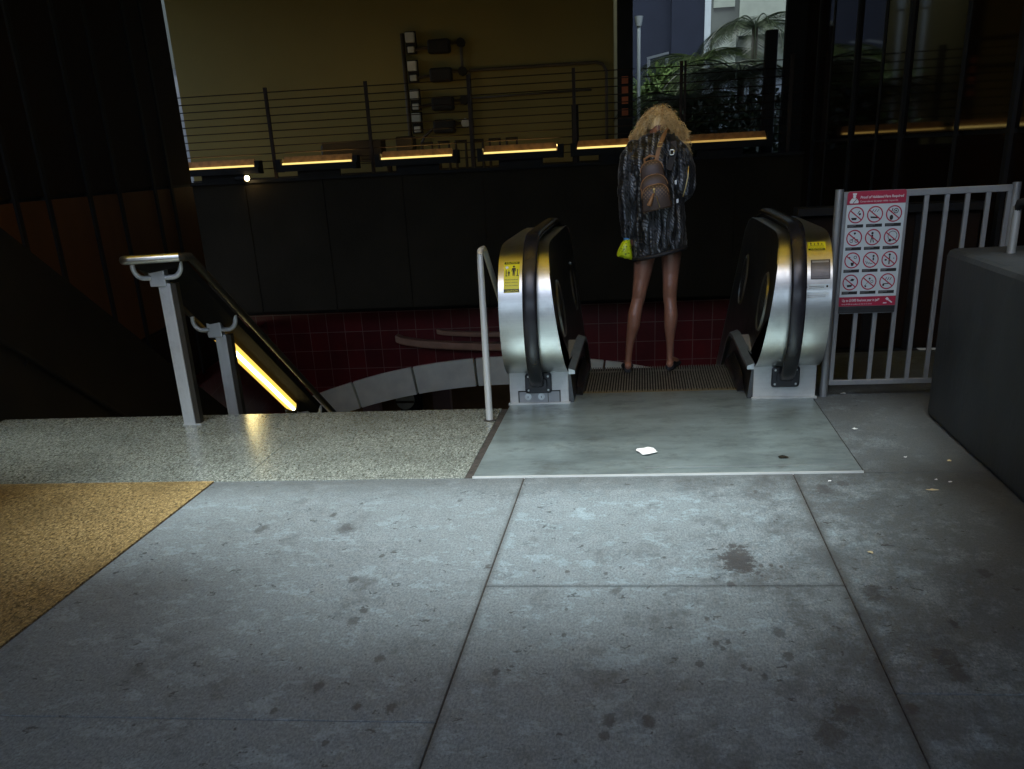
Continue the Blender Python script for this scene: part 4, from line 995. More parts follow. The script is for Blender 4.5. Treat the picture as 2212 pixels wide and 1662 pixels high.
for x, z in ((0.925, 0.842), (1.035, 0.846)):
    fn = on_drum(x, at_z(z)); Flat().disc(0, 0, 0.004, 10).build('screw', 'pale', fn, 0.003, sh_r)

# ------------------------------------------------------------------ double handrail on the stairs, with its lamp
hr = thing('double_handrail', (-2.79, 5.98, 0), 'double dark handrail on square steel posts with curved arms and a lit tube below', 'handrail')
RX = -2.79
def rail_z(y): return 0.985 if y < 6.02 else 0.985 - 0.615 * (y - 6.02)
for y, zb in ((5.98, 0.003), (6.68, -0.34), (8.22, -1.21), (9.8, -2.25)):
    zt = rail_z(y) - 0.05
    mb = MB(); mb.box(RX - 0.045, RX + 0.03, y, y + 0.055, zb, zt - 0.09); post = mb.build('post', 'post', hr, bevel=0.004)
    mb = MB(); mb.box(RX + 0.0305, RX + 0.062, y + 0.008, y + 0.062, zb, zt - 0.09); mb.build('post_channel', 'bronze', post)
    mb = MB(); mb.box(RX - 0.088, RX + 0.012, y - 0.012, y + 0.05, zt - 0.105, zt + 0.01); mb.build('post_head', 'post', post, bevel=0.006)
    if y == 5.98:
        mb = MB(); mb.box(RX - 0.05, RX + 0.068, y - 0.004, y + 0.07, zb, zb + 0.008); mb.build('foot', 'post', post)
    for s in (-1, 1):
        pts = [(RX - 0.03 + s * 0.04, y - 0.005, zt - 0.055)]
        for i in range(9):
            a = -PI / 2 + (PI / 2) * i / 8; pts.append((RX - 0.03 + s * (0.085 + 0.062 * math.cos(a)), y - 0.005, zt + 0.007 + 0.062 * math.sin(a)))
        pts.append((RX - 0.03 + s * 0.147, y - 0.005, zt + 0.035))
        mb = MB(); mb.tube(pts, 0.0145, 10); mb.build('curved_arm', 'pale', hr, smooth=50)
# the rails with their squared loop at the near end
yr = [6.02, 7.0, 8.0, 9.0, 11.2]
left = [(RX - 0.185, y, rail_z(y)) for y in yr[::-1]]; right = [(RX + 0.165, y, rail_z(y)) for y in yr]
loop = [(RX - 0.19, 5.95, 0.987), (RX - 0.185, 5.895, 0.989), (RX - 0.165, 5.865, 0.990), (RX - 0.13, 5.86, 0.991), (RX + 0.10, 5.90, 0.993), (RX + 0.145, 5.915, 0.993), (RX + 0.165, 5.95, 0.99)]
mb = MB(); mb.tube(left + loop + right, 0.0235, 12); mb.build('rail', 'bronze', hr, smooth=50)
mb = MB(); mb.tube(loop[:6], 0.0245, 12); mb.build('bright_loop', 'steel', hr, smooth=50)
mb = MB()
sec = lambda y: [(RX - 0.15, y, rail_z(y) - 0.012), (RX + 0.13, y, rail_z(y) - 0.012), (RX + 0.11, y, rail_z(y) - 0.05), (RX - 0.06, y, rail_z(y) - 0.075), (RX - 0.13, y, rail_z(y) - 0.05)]
mb.loft([sec(y) for y in (5.93, 6.02, 6.3, 7.0, 8.0, 9.0, 11.2)]); mb.build('trough', 'blackconc', hr, bevel=0.004)
def lampseg(y0, y1):
    o = Vector((0, 0, 0)); P = lambda y, dx, dz: (RX + dx, y, rail_z(y) + dz)
    mb = MB(); mb.loft([[P(y, -0.105, -0.075), P(y, -0.005, -0.085), P(y, -0.01, -0.118), P(y, -0.06, -0.14), P(y, -0.10, -0.125)] for y in (y0, y1)]); a = mb.build('lamp_shell', 'handlampedge', hr, bevel=0.008)
    mb = MB(); mb.tube([P(y0 + 0.09, -0.035, -0.130), P(y1 - 0.03, -0.035, -0.130)], 0.015, 8); mb.build('lamp_tube', 'handlamp', a, smooth=180)
    for y in (y0, y1):
        mb = MB(); mb.loft([[P(y + e, -0.11, -0.07), P(y + e, 0.0, -0.08), P(y + e, -0.005, -0.124), P(y + e, -0.06, -0.148), P(y + e, -0.107, -0.13)] for e in (-0.03, 0.012)]); mb.build('lamp_end', 'bronze', a)
lampseg(6.74, 8.02); lampseg(8.45, 9.6); lampseg(9.95, 10.9)  # the two lower segments are added to light the red wall

# ------------------------------------------------------------------ single pole rail left of the escalator
sp = thing('stair_rail', (-0.9, 5.93, 0), 'slim bright steel rail post standing at the left of the escalator', 'handrail')
mb = MB(); mb.tube([(-0.898, 5.935, -0.02), (-0.898, 5.935, 0.90), (-0.898, 5.938, 0.935)], [0.021, 0.0175, 0.016], 12); mb.build('post', 'pale', sp, smooth=50)
mb = MB(); mb.tube([(-0.898, 5.936, 0.93), (-0.898, 5.955, 0.955), (-0.898, 5.98, 0.957), (-0.898, 6.09, 0.955), (-0.898, 6.15, 0.93), (-0.898, 7.4, 0.15), (-0.898, 9, -0.85)], 0.016, 12); mb.build('rail', 'pale', sp, smooth=50)
mb = MB(); mb.cyl((-0.898, 5.935, 0.003), (0, 0, 1), 0.036, 0.006, 20); mb.build('foot', 'joint', sp)

# ------------------------------------------------------------------ steel fence and its sign
fe = thing('steel_fence', (1.1, 6.4, 0), 'grey galvanised steel fence panel with upright bars right of the escalator', 'fence')
mb = MB(); mb.cyl((1.108, 6.385, 0.0), (0, 0, 1), 0.0235, 1.165, 16); mb.build('post', 'galv', fe, smooth=40)
mb = MB(); mb.cyl((2.066, 6.40, 0.0), (0, 0, 1), 0.0235, 1.16, 16); mb.build('post', 'galv', fe, smooth=40)
mb = MB(); mb.box(1.134, 2.044, 6.386, 6.416, 1.115, 1.15); mb.build('top_rail', 'galv', fe, bevel=0.003)
mb = MB(); mb.box(1.134, 2.044, 6.386, 6.416, 0.066, 0.096); mb.build('bottom_rail', 'galv', fe, bevel=0.003)
for i in range(9):
    x = 1.148 + 0.1105 * i
    mb = MB(); mb.box(x - 0.0125, x + 0.0125, 6.389, 6.413, 0.0962, 1.1148); mb.build('bar', 'galv', fe, bevel=0.002)
sg = thing('rules_sign', (1.31, 6.375, 0.5), 'white and red rules sign with twelve crossed-out circles fixed to the steel fence', 'sign')
SW, SH = 0.322, 0.665
def on_sign(u, v, h): return (1.151 + u, 6.372 - h, 0.488 + v)
out = []
for cx_, cy_, a0_ in ((SW - .014, SH - .014, 0), (.014, SH - .014, 90), (.014, .014, 180), (SW - .014, .014, 270)):
    for i in range(5): a = math.radians(a0_ + 22.5 * i); out.append((cx_ + .014 * math.cos(a), cy_ + .014 * math.sin(a)))
mb = MB(); mb.prism(out, lambda u, v, q: on_sign(u, v, -q), 0.006); mb.build('back_plate', 'galv', sg)
f = Flat().rect(0.001, 0.094, SW - 0.001, 0.594); f.build('white_field', 'signwhite', on_sign, 0.001, sg)
f = Flat(); f.poly([(0.001, 0.595), (SW - .001, 0.595), (SW - .001, 0.652), (SW - .006, 0.661), (SW - .014, 0.6635), (0.014, 0.6635), (0.006, 0.661), (0.001, 0.652)]); f.build('header', 'signred', on_sign, 0.001, sg)
f = Flat().rect(0.001, 0.042, SW - 0.001, 0.093); f.build('footer', 'signred', on_sign, 0.001, sg)
f = Flat(); f.rect(0.001, 0.002, SW - 0.001, 0.041); f.build('lower_strip', 'darksteel', on_sign, 0.001, sg)
f = Flat(); f.text('Proof of Validated Fare Required', 0.072, 0.626, 0.236, 0.0185, 0.02, 0.15); f.text('Comprobante de pasaje v\u00e1lido requerido', 0.072, 0.606, 0.206, 0.013)
f.text('Up to $1000 fine/one year in jail*', 0.018, 0.068, 0.212, 0.0195, 0.02); f.text('Hasta $1000 de multa o un a\u00f1o en la c\u00e1rcel', 0.018, 0.050, 0.17, 0.010)
# officer and gavel
f.disc(0.039, 0.637, 0.0085, 14); f.poly([(0.030, 0.644), (0.049, 0.644), (0.051, 0.655), (0.028, 0.655)]); f.poly([(0.016, 0.602), (0.062, 0.602), (0.064, 0.611), (0.052, 0.628), (0.026, 0.628), (0.014, 0.611)])
f.poly([(0.262, 0.078), (0.272, 0.088), (0.284, 0.078), (0.274, 0.068)]); f.line(0.275, 0.076, 0.302, 0.056, 0.007); f.rect(0.252, 0.052, 0.272, 0.058)
f.build('lettering', 'white', on_sign, 0.0018, sg)
f = Flat(); f.line(0.033, 0.602, 0.054, 0.628, 0.003); f.build('officer_belt', 'black', on_sign, 0.0024, sg)
rg = Flat(); bk = Flat(); cp = Flat(); tx = Flat(); rs = random.Random(5)
icons = []
for r in range(4):
    for c in range(3):
        x = 0.056 + c * 0.1035; y = 0.540 - r * 0.1215; R = 0.044
        rg.ring(x, y, R, 0.0065); rg.line(x - R * 0.68, y + R * 0.68 * 0.72, x + R * 0.72, y - R * 0.62, 0.0062)
        cp.rect(x - 0.044, y - 0.067, x + 0.044, y - 0.050); tx.line(x - 0.040, y - 0.0555, x - 0.040 + 0.03 + 0.02 * rs.random(), y - 0.0555, 0.0022); tx.line(x - 0.040, y - 0.0615, x - 0.018 + 0.012 * rs.random(), y - 0.0615, 0.0013)
        k = r * 3 + c
        if k == 0: bk.poly([(x - .026, y - .014), (x + .006, y - .014), (x + .002, y - .026), (x - .022, y - .026)]); bk.line(x + .008, y + .006, x + .018, y + .022, .004); bk.disc(x + .02, y + .004, .006)
        elif k == 1: bk.ring(x, y - .016, .0, .0, 6); bk.poly([(x - .024, y - .010), (x + .022, y - .014), (x + .020, y - .022), (x - .022, y - .019)]); [bk.line(x - .018 + .014 * i, y + .012, x - .008 + .014 * i, y + .026, .003) for i in range(3)]
        elif k == 2: bk.ring(x + .010, y + .014, .014, .004, 16); bk.disc(x + .010, y + .014, .005); bk.line(x - .014, y + .008, x - .008, y + .028, .005); bk.disc(x - .012, y - .020, .010, 12, .014)
        elif k == 3: bk.ring(x - .014, y - .016, .010, .003, 14); bk.ring(x + .014, y - .016, .010, .003, 14); bk.line(x - .014, y - .016, x, y + .004, .003); bk.line(x + .014, y - .016, x, y + .004, .003); bk.disc(x + .002, y + .024, .006)
        elif k == 4: bk.disc(x - .004, y + .022, .0065); bk.line(x - .004, y + .014, x - .004, y - .008, .010); bk.line(x - .008, y - .008, x - .010, y - .028, .005); bk.line(x, y - .008, x + .006, y - .028, .005)
        elif k == 5: bk.ring(x + .004, y + .004, .026, .003, 20); bk.disc(x - .008, y - .020, .008); bk.line(x - .02, y - .026, x + .014, y - .016, .003)
        elif k == 6: bk.poly([(x - .008, y - .012), (x + .012, y - .012), (x + .008, y - .030), (x - .004, y - .030)]); bk.ring(x + .016, y + .016, .009, .003, 12); bk.disc(x - .016, y + .016, .004)
        elif k == 7: [bk.line(x - .028 + .010 * i, y - .006 - .004 * i, x - .018 + .010 * i, y - .024, .0028) for i in range(4)]; bk.disc(x + .014, y + .020, .006); bk.line(x + .014, y + .012, x + .014, y - .004, .008)
        elif k == 8: bk.disc(x, y + .024, .0065); bk.line(x, y + .016, x, y - .028, .007); bk.disc(x - .020, y - .004, .007, 12, .005); bk.disc(x + .024, y + .004, .003)
        elif k == 9: bk.poly([(x - .016, y - .026), (x + .008, y - .024), (x + .014, y - .012), (x - .018, y - .014)]); bk.disc(x + .010, y + .014, .010, 10, .007); bk.line(x - .004, y + .008, x + .022, y + .018, .003)
        elif k == 10: bk.line(x - .024, y - .024, x + .006, y + .010, .002); bk.disc(x + .004, y + .018, .0055); bk.ring(x + .018, y + .002, .008, .0025, 12); bk.disc(x - .016, y - .024, .005)
        else: bk.line(x - .022, y - .014, x + .018, y - .012, .005); [bk.line(x - .012 + .013 * i, y + .006, x - .004 + .013 * i, y + .022, .0035) for i in range(3)]; bk.disc(x - .02, y - .02, .006)
bk.build('pictograms', 'black', on_sign, 0.0018, sg); rg.build('crossed_circles', 'signred', on_sign, 0.0026, sg); cp.build('caption_bars', 'black', on_sign, 0.0018, sg); tx.build('caption_lines', 'galv', on_sign, 0.0024, sg)
for y in (0.10, 0.60):
    for x in (0.14, 0.25):
        mb = MB(); mb.box(1.151 + x - 0.02, 1.151 + x + 0.02, 6.3785, 6.386, 0.488 + y - 0.01, 0.488 + y + 0.01); mb.build('clip', 'galv', sg)

# ------------------------------------------------------------------ litter
def scrap(name, label, cat, x, y, r, m, seed, lift=0.012, z=0.0, sx=1.0, sy=1.0):
    rng = random.Random(seed); n = 12; ou = [(x + sx * r * rng.uniform(.6, 1.1) * math.cos(2 * PI * i / n), y + sy * r * rng.uniform(.6, 1.1) * math.sin(2 * PI * i / n)) for i in range(n)]
    vs = [(u, v, z + 0.002 + lift * rng.random()) for u, v in ou] + [(x, y, z + 0.003)]; k = len(vs)
    vs += [(a, b, c + 0.0012) for a, b, c in vs]
    fs = [(i, (i + 1) % n, n) for i in range(n)] + [(k + (i + 1) % n, k + i, k + n) for i in range(n)] + [((i + 1) % n, i, k + i, k + (i + 1) % n) for i in range(n)]
    mb = MB(); mb.add(vs, fs); return tag(mb.build(name, m), label, cat)
scrap('paper_scrap', 'torn white scrap of paper in the middle of the steel landing plate', 'litter', 0.035, 5.16, 0.062, 'paper', 3, 0.010, 0.005, 0.95, 1.25)
scrap('gum_blob', 'dark oval blob near the front right corner of the steel plate', 'litter', 0.70, 5.02, 0.028, 'meter', 4, 0.003, 0.005, 1.1, 1)
scrap('paper_scrap', 'small pale scrap on the pavement close to the grey block wall, beside the plate', 'litter', 1.145, 5.56, 0.017, 'paper', 5, 0.006)
scrap('paper_scrap', 'small white scrap under the steel fence, right of its left post', 'litter', 1.235, 6.44, 0.018, 'paper', 6, 0.006)
scrap('cigarette_end', 'short yellowish cigarette end on the pavement near the front corner of the grey block wall', 'litter', 1.275, 4.47, 0.028, 'litter', 7, 0.004, 0, 1.2, 0.35)
scrap('cigarette_end', 'small tan crumb of litter beside the right-hand pavement joint', 'litter', 0.862, 3.70, 0.014, 'litter', 8, 0.006)
scrap('litter_crumb', 'tiny tan crumb of litter right beside the grey block wall', 'litter', 1.465, 4.92, 0.012, 'litter', 9, 0.006)
rs = random.Random(12)
for i, (x, y) in enumerate(((1.28, 5.0), (1.33, 4.62), (1.38, 4.58), (0.86, 4.62))):
    scrap('paper_fleck', ('tiny white fleck on the pavement between the plate and the grey wall', 'tiny pale fleck on the pavement just before the joint by the grey wall', 'tiny pale fleck nearest the grey wall, just before the joint', 'tiny white fleck at the front right corner of the steel plate')[i], 'litter', x, y, 0.008, 'paper', 20 + i, 0.004)

# ------------------------------------------------------------------ the person, seen from behind
pe = thing('person', (0.06, 7.31, 0), 'bare-legged person with curly blonde hair and a short black knit coat, seen from behind', 'person')
PZ = 0.0
def capsule(mb, pts, rs, n=14, sub=3):
    """tapered limb through several joints, round ends"""
    P = [Vector(p) for p in pts]; out = []; rr = []
    for i in range(len(P) - 1):
        p0, p1, p2, p3 = P[max(0, i - 1)], P[i], P[i + 1], P[min(len(P) - 1, i + 2)]
        for k in range(sub):
            t = k / sub; out.append(0.5 * ((2 * p1) + (p2 - p0) * t + (2 * p0 - 5 * p1 + 4 * p2 - p3) * t * t + (3 * p1 - p0 - 3 * p2 + p3) * t ** 3)); rr.append(rs[i] + (rs[i + 1] - rs[i]) * t)
    out.append(P[-1]); rr.append(rs[-1])
    mb.tube(out, rr, n); mb.ball(out[0], rr[0], n, 8); mb.ball(out[-1], rr[-1], n, 8)
body = MB()
# legs (x, z, radius measured down the back of each leg)
LL = [(0.028, 0.84, .082), (0.014, 0.743, .071), (0.007, 0.68, .064), (-0.003, 0.616, .056), (-0.014, 0.552, .050), (-0.019, 0.507, .047), (-0.033, 0.455, .044), (-0.048, 0.39, .047), (-0.055, 0.324, .045), (-0.07, 0.257, .035), (-0.082, 0.19, .027), (-0.088, 0.123, .0225), (-0.093, 0.068, .024)]
RL = [(0.190, 0.86, .080), (0.197, 0.778, .070), (0.196, 0.703, .062), (0.196, 0.639, .056), (0.194, 0.575, .051), (0.192, 0.497, .047), (0.197, 0.445, .044), (0.202, 0.379, .047), (0.199, 0.313, .044), (0.198, 0.246, .034), (0.199, 0.179, .025), (0.198, 0.111, .0215), (0.200, 0.055, .023)]
def ybend(z): return 7.30 + (0.02 if z > 0.6 else 0.0) - 0.018 * math.exp(-((z - 0.36) / 0.09) ** 2) + 0.018 * math.exp(-((z - 0.49) / 0.06) ** 2) + 0.02 * max(0, (0.2 - z) / 0.2)
for L, dy in ((LL, 0.0), (RL, 0.03)):
    capsule(body, [(x, ybend(z) + dy, z) for x, z, r in L], [r for x, z, r in L], 18, 2)
    x, z, r = L[-1]; y0 = ybend(z) + dy; tx = -0.01 if L is LL else 0.05
    for s_ in (-1, 1): capsule(body, [(x + s_ * 0.007, y0 - 0.012, z - 0.03), (x + s_ * 0.006, y0 - 0.016, z + 0.10)], [.010, .007], 8, 2)
    capsule(body, [(x, y0 - 0.02, 0.045), (x + tx * .4, y0 + 0.07, 0.05), (x + tx, y0 + 0.15, 0.035)], [.027, .03, .022], 12, 2)
# torso, bowed neck and head
capsule(body, [(0.11, 7.30, 0.86), (0.105, 7.29, 1.0), (0.09, 7.27, 1.15), (0.08, 7.255, 1.30), (0.08, 7.27, 1.40)], [.098, .090, .088, .088, .07], 18, 2)
capsule(body, [(0.08, 7.27, 1.40), (0.082, 7.31, 1.475), (0.095, 7.37, 1.535)], [.062, .050, .050], 14, 3)
HC = Vector((0.108, 7.385, 1.552))
tilt = Matrix.Rotation(math.radians(-52), 4, 'X')       # face turned down and away
def headpt(x, y, z): return HC + (tilt @ Vector((x, y, z)))
hm = MB(); hm.ball((0, 0, 0.012), 0.1, 20, 14, 0.78, 0.93, 1.0); hm.ball((0, 0.045, -0.055), 0.06, 16, 10, 0.9, 0.95, 1.0)   # skull, jaw
hm.tube([(0, 0.092, 0.012), (0, 0.108, -0.02), (0, 0.112, -0.03)], [.009, .014, .012], 8)                                       # nose
for s_ in (-1, 1):
    hm.ball((s_ * 0.03, 0.082, 0.008), 0.014, 10, 8); hm.ball((s_ * 0.077, -0.002, -0.008), 0.028, 10, 8, 0.3, 0.7, 1.1)        # eyes, ears
hm.ball((0, 0.092, -0.062), 0.02, 10, 6, 1.1, 0.5, 0.45)                                                                        # mouth
body.add([headpt(*v) for v in hm.v], hm.f)
# arms: the left hangs with the bag, the right is bent forward
capsule(body, [(-0.075, 7.26, 1.40), (-0.097, 7.25, 1.27), (-0.10, 7.24, 1.13), (-0.095, 7.27, 0.98), (-0.092, 7.285, 0.915)], [.045, .040, .036, .030, .022], 12, 3)
capsule(body, [(0.235, 7.27, 1.40), (0.272, 7.255, 1.28), (0.278, 7.26, 1.17), (0.25, 7.40, 1.17), (0.205, 7.52, 1.235)], [.045, .041, .037, .030, .022], 12, 3)
def hand(w_, dirv, palmn, s_):
    """palm, four unequal curled fingers and a thumb"""
    d = Vector(dirv).normalized(); n_ = Vector(palmn).normalized(); sd_ = d.cross(n_).normalized() * s_; w_ = Vector(w_)
    for k in (-1.2, -0.4, 0.4, 1.2): capsule(body, [w_ + sd_ * 0.010 * k, w_ + d * 0.045 + sd_ * 0.0155 * k, w_ + d * 0.08 + sd_ * 0.0165 * k], [.013, .0125, .011], 8, 2)
    for k, ln in ((-1.2, .060), (-0.4, .072), (0.4, .076), (1.2, .068)):
        b = w_ + d * 0.08 + sd_ * 0.0175 * k
        capsule(body, [b, b + d * ln * .40 + n_ * ln * .18, b + d * ln * .52 + n_ * ln * .52, b + d * ln * .30 + n_ * ln * .74], [.0092, .0086, .008, .007], 8, 2)
    b = w_ + d * 0.022 + sd_ * 0.020
    capsule(body, [b, b + d * .026 + sd_ * .018 + n_ * .014, b + d * .050 + sd_ * .016 + n_ * .034], [.0125, .0105, .0085], 8, 2)
hand((-0.092, 7.285, 0.905), (-0.12, 0.0, -1), (0, 1, 0), 1)
hand((0.205, 7.52, 1.235), (-0.35, 0.75, 0.55), (-0.6, -0.5, 0.4), -1)
bo = body.build('body', 'skin', pe, smooth=180)
md = bo.modifiers.new('join', 'REMESH'); md.mode = 'VOXEL'; md.voxel_size = 0.0055; md.use_smooth_shade = True
sm = bo.modifiers.new('smooth', 'SMOOTH'); sm.factor = 0.5; sm.iterations = 5
# shoes
for L, dy, tx in ((LL, 0.0, -0.012), (RL, 0.03, 0.055)):
    x, z, r = L[-1]; y0 = ybend(z) + dy - 0.035; mb = MB(); rings = []
    for t, w0, h0 in ((0.0, .022, .045), (0.012, .032, .058), (0.05, .036, .060), (0.10, .038, .045), (0.16, .044, .036), (0.21, .042, .032), (0.24, .030, .026), (0.252, .012, .018)):
        cx_ = x + tx * (t / 0.25); ring = []
        for i in range(16):
            a = 2 * PI * i / 16; ring.append((cx_ + w0 * math.cos(a), y0 + t, 0.001 + max(0.0, h0 * 0.5 + h0 * 0.62 * math.sin(a))))
        rings.append(ring)
    mb.loft(rings); mb.build('shoe', 'shoe', pe, smooth=60)
# coat
coat = MB(); rings = []
def hem(x): return 0.752 + 0.185 * (x + 0.05)
prof = [(0.0, .118, .172, .118, 7.30), (0.03, .118, .176, .122, 7.30), (0.10, .113, .177, .128, 7.30), (0.20, .108, .172, .125, 7.295), (0.32, .098, .166, .118, 7.285), (0.44, .088, .165, .116, 7.27), (0.54, .082, .172, .118, 7.26), (0.61, .078, .178, .112, 7.26), (0.655, .076, .172, .100, 7.268), (0.69, .074, .150, .088, 7.278), (0.715, .070, .118, .076, 7.288), (0.735, .066, .088, .066, 7.298), (0.75, .066, .072, .060, 7.305)]
rw_ = random.Random(3)
for t, cx_, a_, b_, cy_ in prof:
    ring = []
    for i in range(56):
        an = 2 * PI * i / 56; x = cx_ + a_ * math.copysign(abs(math.cos(an)) ** 0.9, math.cos(an)); y = cy_ + b_ * math.sin(an)
        fold = 0.006 * math.sin(an * 7 + t * 9) * (1 - t / 0.75) + 0.004 * math.sin(an * 13 - t * 20) * (1 - t)
        x += fold * math.cos(an); y += fold * math.sin(an)
        z0 = hem(x); ztop = 1.515 + 0.17 * (x - 0.066); ring.append((x, y, z0 + (ztop - z0) * t / 0.75))
    rings.append(ring)
coat.loft(rings)
capsule(coat, [(-0.050, 7.27, 1.425), (-0.088, 7.255, 1.36), (-0.098, 7.25, 1.27), (-0.103, 7.245, 1.14), (-0.096, 7.265, 1.02), (-0.092, 7.28, 0.94), (-0.091, 7.283, 0.925)], [.060, .062, .060, .057, .052, .050, .048], 16, 3)
capsule(coat, [(0.195, 7.275, 1.425), (0.250, 7.262, 1.37), (0.275, 7.255, 1.28), (0.278, 7.26, 1.18), (0.262, 7.35, 1.160), (0.235, 7.44, 1.19), (0.222, 7.475, 1.21)], [.060, .066, .066, .066, .056, .050, .046], 16, 3)
co = coat.build('coat', 'knit', pe, smooth=180)
md = co.modifiers.new('join', 'REMESH'); md.mode = 'VOXEL'; md.voxel_size = 0.008; md.use_smooth_shade = True
sm = co.modifiers.new('smooth', 'SMOOTH'); sm.factor = 0.5; sm.iterations = 4
tx_ = bpy.data.textures.new('cloth_folds', 'CLOUDS'); tx_.noise_scale = 0.07; tx_.noise_depth = 2
dp = co.modifiers.new('folds', 'DISPLACE'); dp.texture = tx_; dp.strength = 0.020; dp.mid_level = 0.5
tx2 = bpy.data.textures.new('knit_bumps', 'CLOUDS'); tx2.noise_scale = 0.018
dp = co.modifiers.new('knit', 'DISPLACE'); dp.texture = tx2; dp.strength = 0.006; dp.mid_level = 0.5
# thick ribbed hem
mb = MB(); ring = []
for i in range(56):
    an = 2 * PI * i / 56; x = 0.118 + 0.175 * math.copysign(abs(math.cos(an)) ** 0.9, math.cos(an)); ring.append((x, 7.30 + 0.121 * math.sin(an), hem(x) + 0.004))
mb.tube(ring + ring[:1], 0.014, 8); mb.build('hem_band', 'shoe', co, smooth=180)
# hair: several hundred curled locks from the crown, parted over the nape
rh = random.Random(42); hair = MB()
cap_ = MB(); cap_.ball((0, -0.002, 0.018), 0.106, 20, 14, 0.80, 0.95, 1.0)
vsel = [headpt(*v) for v in cap_.v]
keep = [f for f in cap_.f if all((cap_.v[i][2] > -0.075 and not (cap_.v[i][1] > 0.03 and cap_.v[i][2] < 0.03)) for i in f)]
hair.add(vsel, keep)
def lock(root, end, bulge, amp, turns, r, n=22):
    rt, en = Vector(root), Vector(end); c1 = rt + bulge; ph = rh.uniform(0, 2 * PI); pts = []
    ax = (en - rt).normalized(); u = ax.orthogonal().normalized(); v = ax.cross(u)
    for i in range(n + 1):
        t = i / n; p_ = rt * (1 - t) ** 2 + c1 * 2 * t * (1 - t) + en * t * t; a = ph + turns * 2 * PI * t; k = amp * min(1, t * 4)
        pts.append(p_ + u * math.cos(a) * k + v * math.sin(a) * k)
    hair.tube(pts, [r * (1 - 0.6 * i / n) for i in range(n + 1)], 4, False)
for i in range(1150):
    th = rh.uniform(0, 2 * PI); zz_ = rh.uniform(-0.35, 1.0); s_ = math.sqrt(max(0, 1 - zz_ * zz_))
    lx, ly, lz = 0.082 * s_ * math.cos(th), 0.096 * s_ * math.sin(th), 0.018 + 0.104 * zz_
    rt = headpt(lx, ly, lz); out_ = (rt - HC).normalized()
    part = rt.x < 0.080 + rh.uniform(-.02, .025)
    if part: en = ((rh.uniform(-0.088, 0.012) if rh.random() < .85 else rh.uniform(0.0, 0.07)), 7.30 + rh.uniform(-.05, .10), 0)
    elif rh.random() < 0.35: en = (rh.uniform(0.22, 0.325), 7.29 + rh.uniform(-.03, .12), 0)
    else: en = (rh.uniform(0.10, 0.27), 7.29 + rh.uniform(-.04, .10), 0)
    x = en[0]
    if part: ez = 1.455 + rh.uniform(-.01, .05) + max(0, x + 0.03) * 1.2
    elif x > 0.22: ez = rh.choice((1.49, 1.44, 1.38, 1.35)) + rh.uniform(-.02, .03)
    else: ez = 1.50 + rh.uniform(-.012, .07)
    side_ = Vector((-1 if part else 1, 0, 0))
    lock(rt, (en[0], en[1], ez), out_ * rh.uniform(0.008, 0.055) + side_ * rh.uniform(-0.01, 0.02) + Vector((0, -0.015, 0.0)), rh.uniform(0.004, 0.011), rh.uniform(2.5, 5), rh.uniform(0.0016, 0.0034))
for i in range(260):                                    # loose flyaway curls round the outline
    th = rh.uniform(0, 2 * PI); s_ = rh.uniform(.6, 1)
    rt = headpt(0.085 * s_ * math.cos(th), 0.1 * s_ * math.sin(th), 0.02 + 0.10 * math.sqrt(1 - s_ * s_ * .98)); o_ = (rt - HC).normalized()
    lock(rt, rt + o_ * rh.uniform(.01, .04) + Vector((math.copysign(rh.uniform(0, .05), rt.x - 0.10), 0, -rh.uniform(0.0, .10))), o_ * 0.02, rh.uniform(.005, .012), rh.uniform(1.5, 3), 0.0011, 14)
hair.build('hair', 'hair', pe, smooth=180, fix=False)

# ------------------------------------------------------------------ backpack
bp_ = thing('backpack', (0.10, 7.10, 1.22), 'small dark brown backpack with tan piping worn slung on one strap', 'backpack')
BT = math.radians(-9); BC = Vector((0.098, 7.135, 1.072))
def onbag(u, v, h): # u across, v up, h toward the viewer
    c, s_ = math.cos(BT), math.sin(BT)
    return (BC.x + u * c + v * s_, BC.y - h + 0.10 * v, BC.z - u * s_ + v * c)
def arch(w0, w1, h_, r, n=8):
    o = [(-w0, 0.0), (w0, 0.0)]
    for i in range(n + 1):
        a = (PI / 2) * i / n; o.append((w1 - r + r * math.cos(a), h_ - r + r * math.sin(a)))
    for i in range(n + 1):
        a = PI / 2 + (PI / 2) * i / n; o.append((-w1 + r + r * math.cos(a), h_ - r + r * math.sin(a)))
    return o
def bagpart(name, o, h0, h1, m, parent, inset=0.008):
    cx_ = 0; mb = MB(); cv = sum(v for u, v in o) / len(o)
    sh = lambda k: [(u * k, cv + (v - cv) * k) for u, v in o]
    mb.loft([[onbag(u, v, h0) for u, v in o], [onbag(u, v, h1 - 0.012) for u, v in o], [onbag(u, v, h1 - 0.004) for u, v in sh(.965)], [onbag(u, v, h1) for u, v in sh(.90)]])
    return mb.build(name, m, parent, smooth=60)
o1 = arch(0.098, 0.072, 0.29, 0.058); main = bagpart('main_compartment', o1, 0.0, 0.085, 'canvas', bp_)
o2 = arch(0.096, 0.086, 0.208, 0.074); fp = bagpart('front_pocket', o2, 0.080, 0.112, 'canvas', bp_)
o3 = arch(0.095, 0.086, 0.150, 0.064); fp2 = bagpart('lower_pocket', o3, 0.108, 0.130, 'canvas', bp_)
def piping(o, h, parent, closed=False, a=2, r=0.0032):
    pts = [onbag(u * 1.0, v, h) for u, v in (o[a:] if not closed else o + o[:1])]
    mb = MB(); mb.tube(pts, r, 6); mb.build('piping', 'tanleather', parent, smooth=180)
piping(o1, 0.078, main); piping(o2, 0.104, fp); piping(o3, 0.123, fp2)
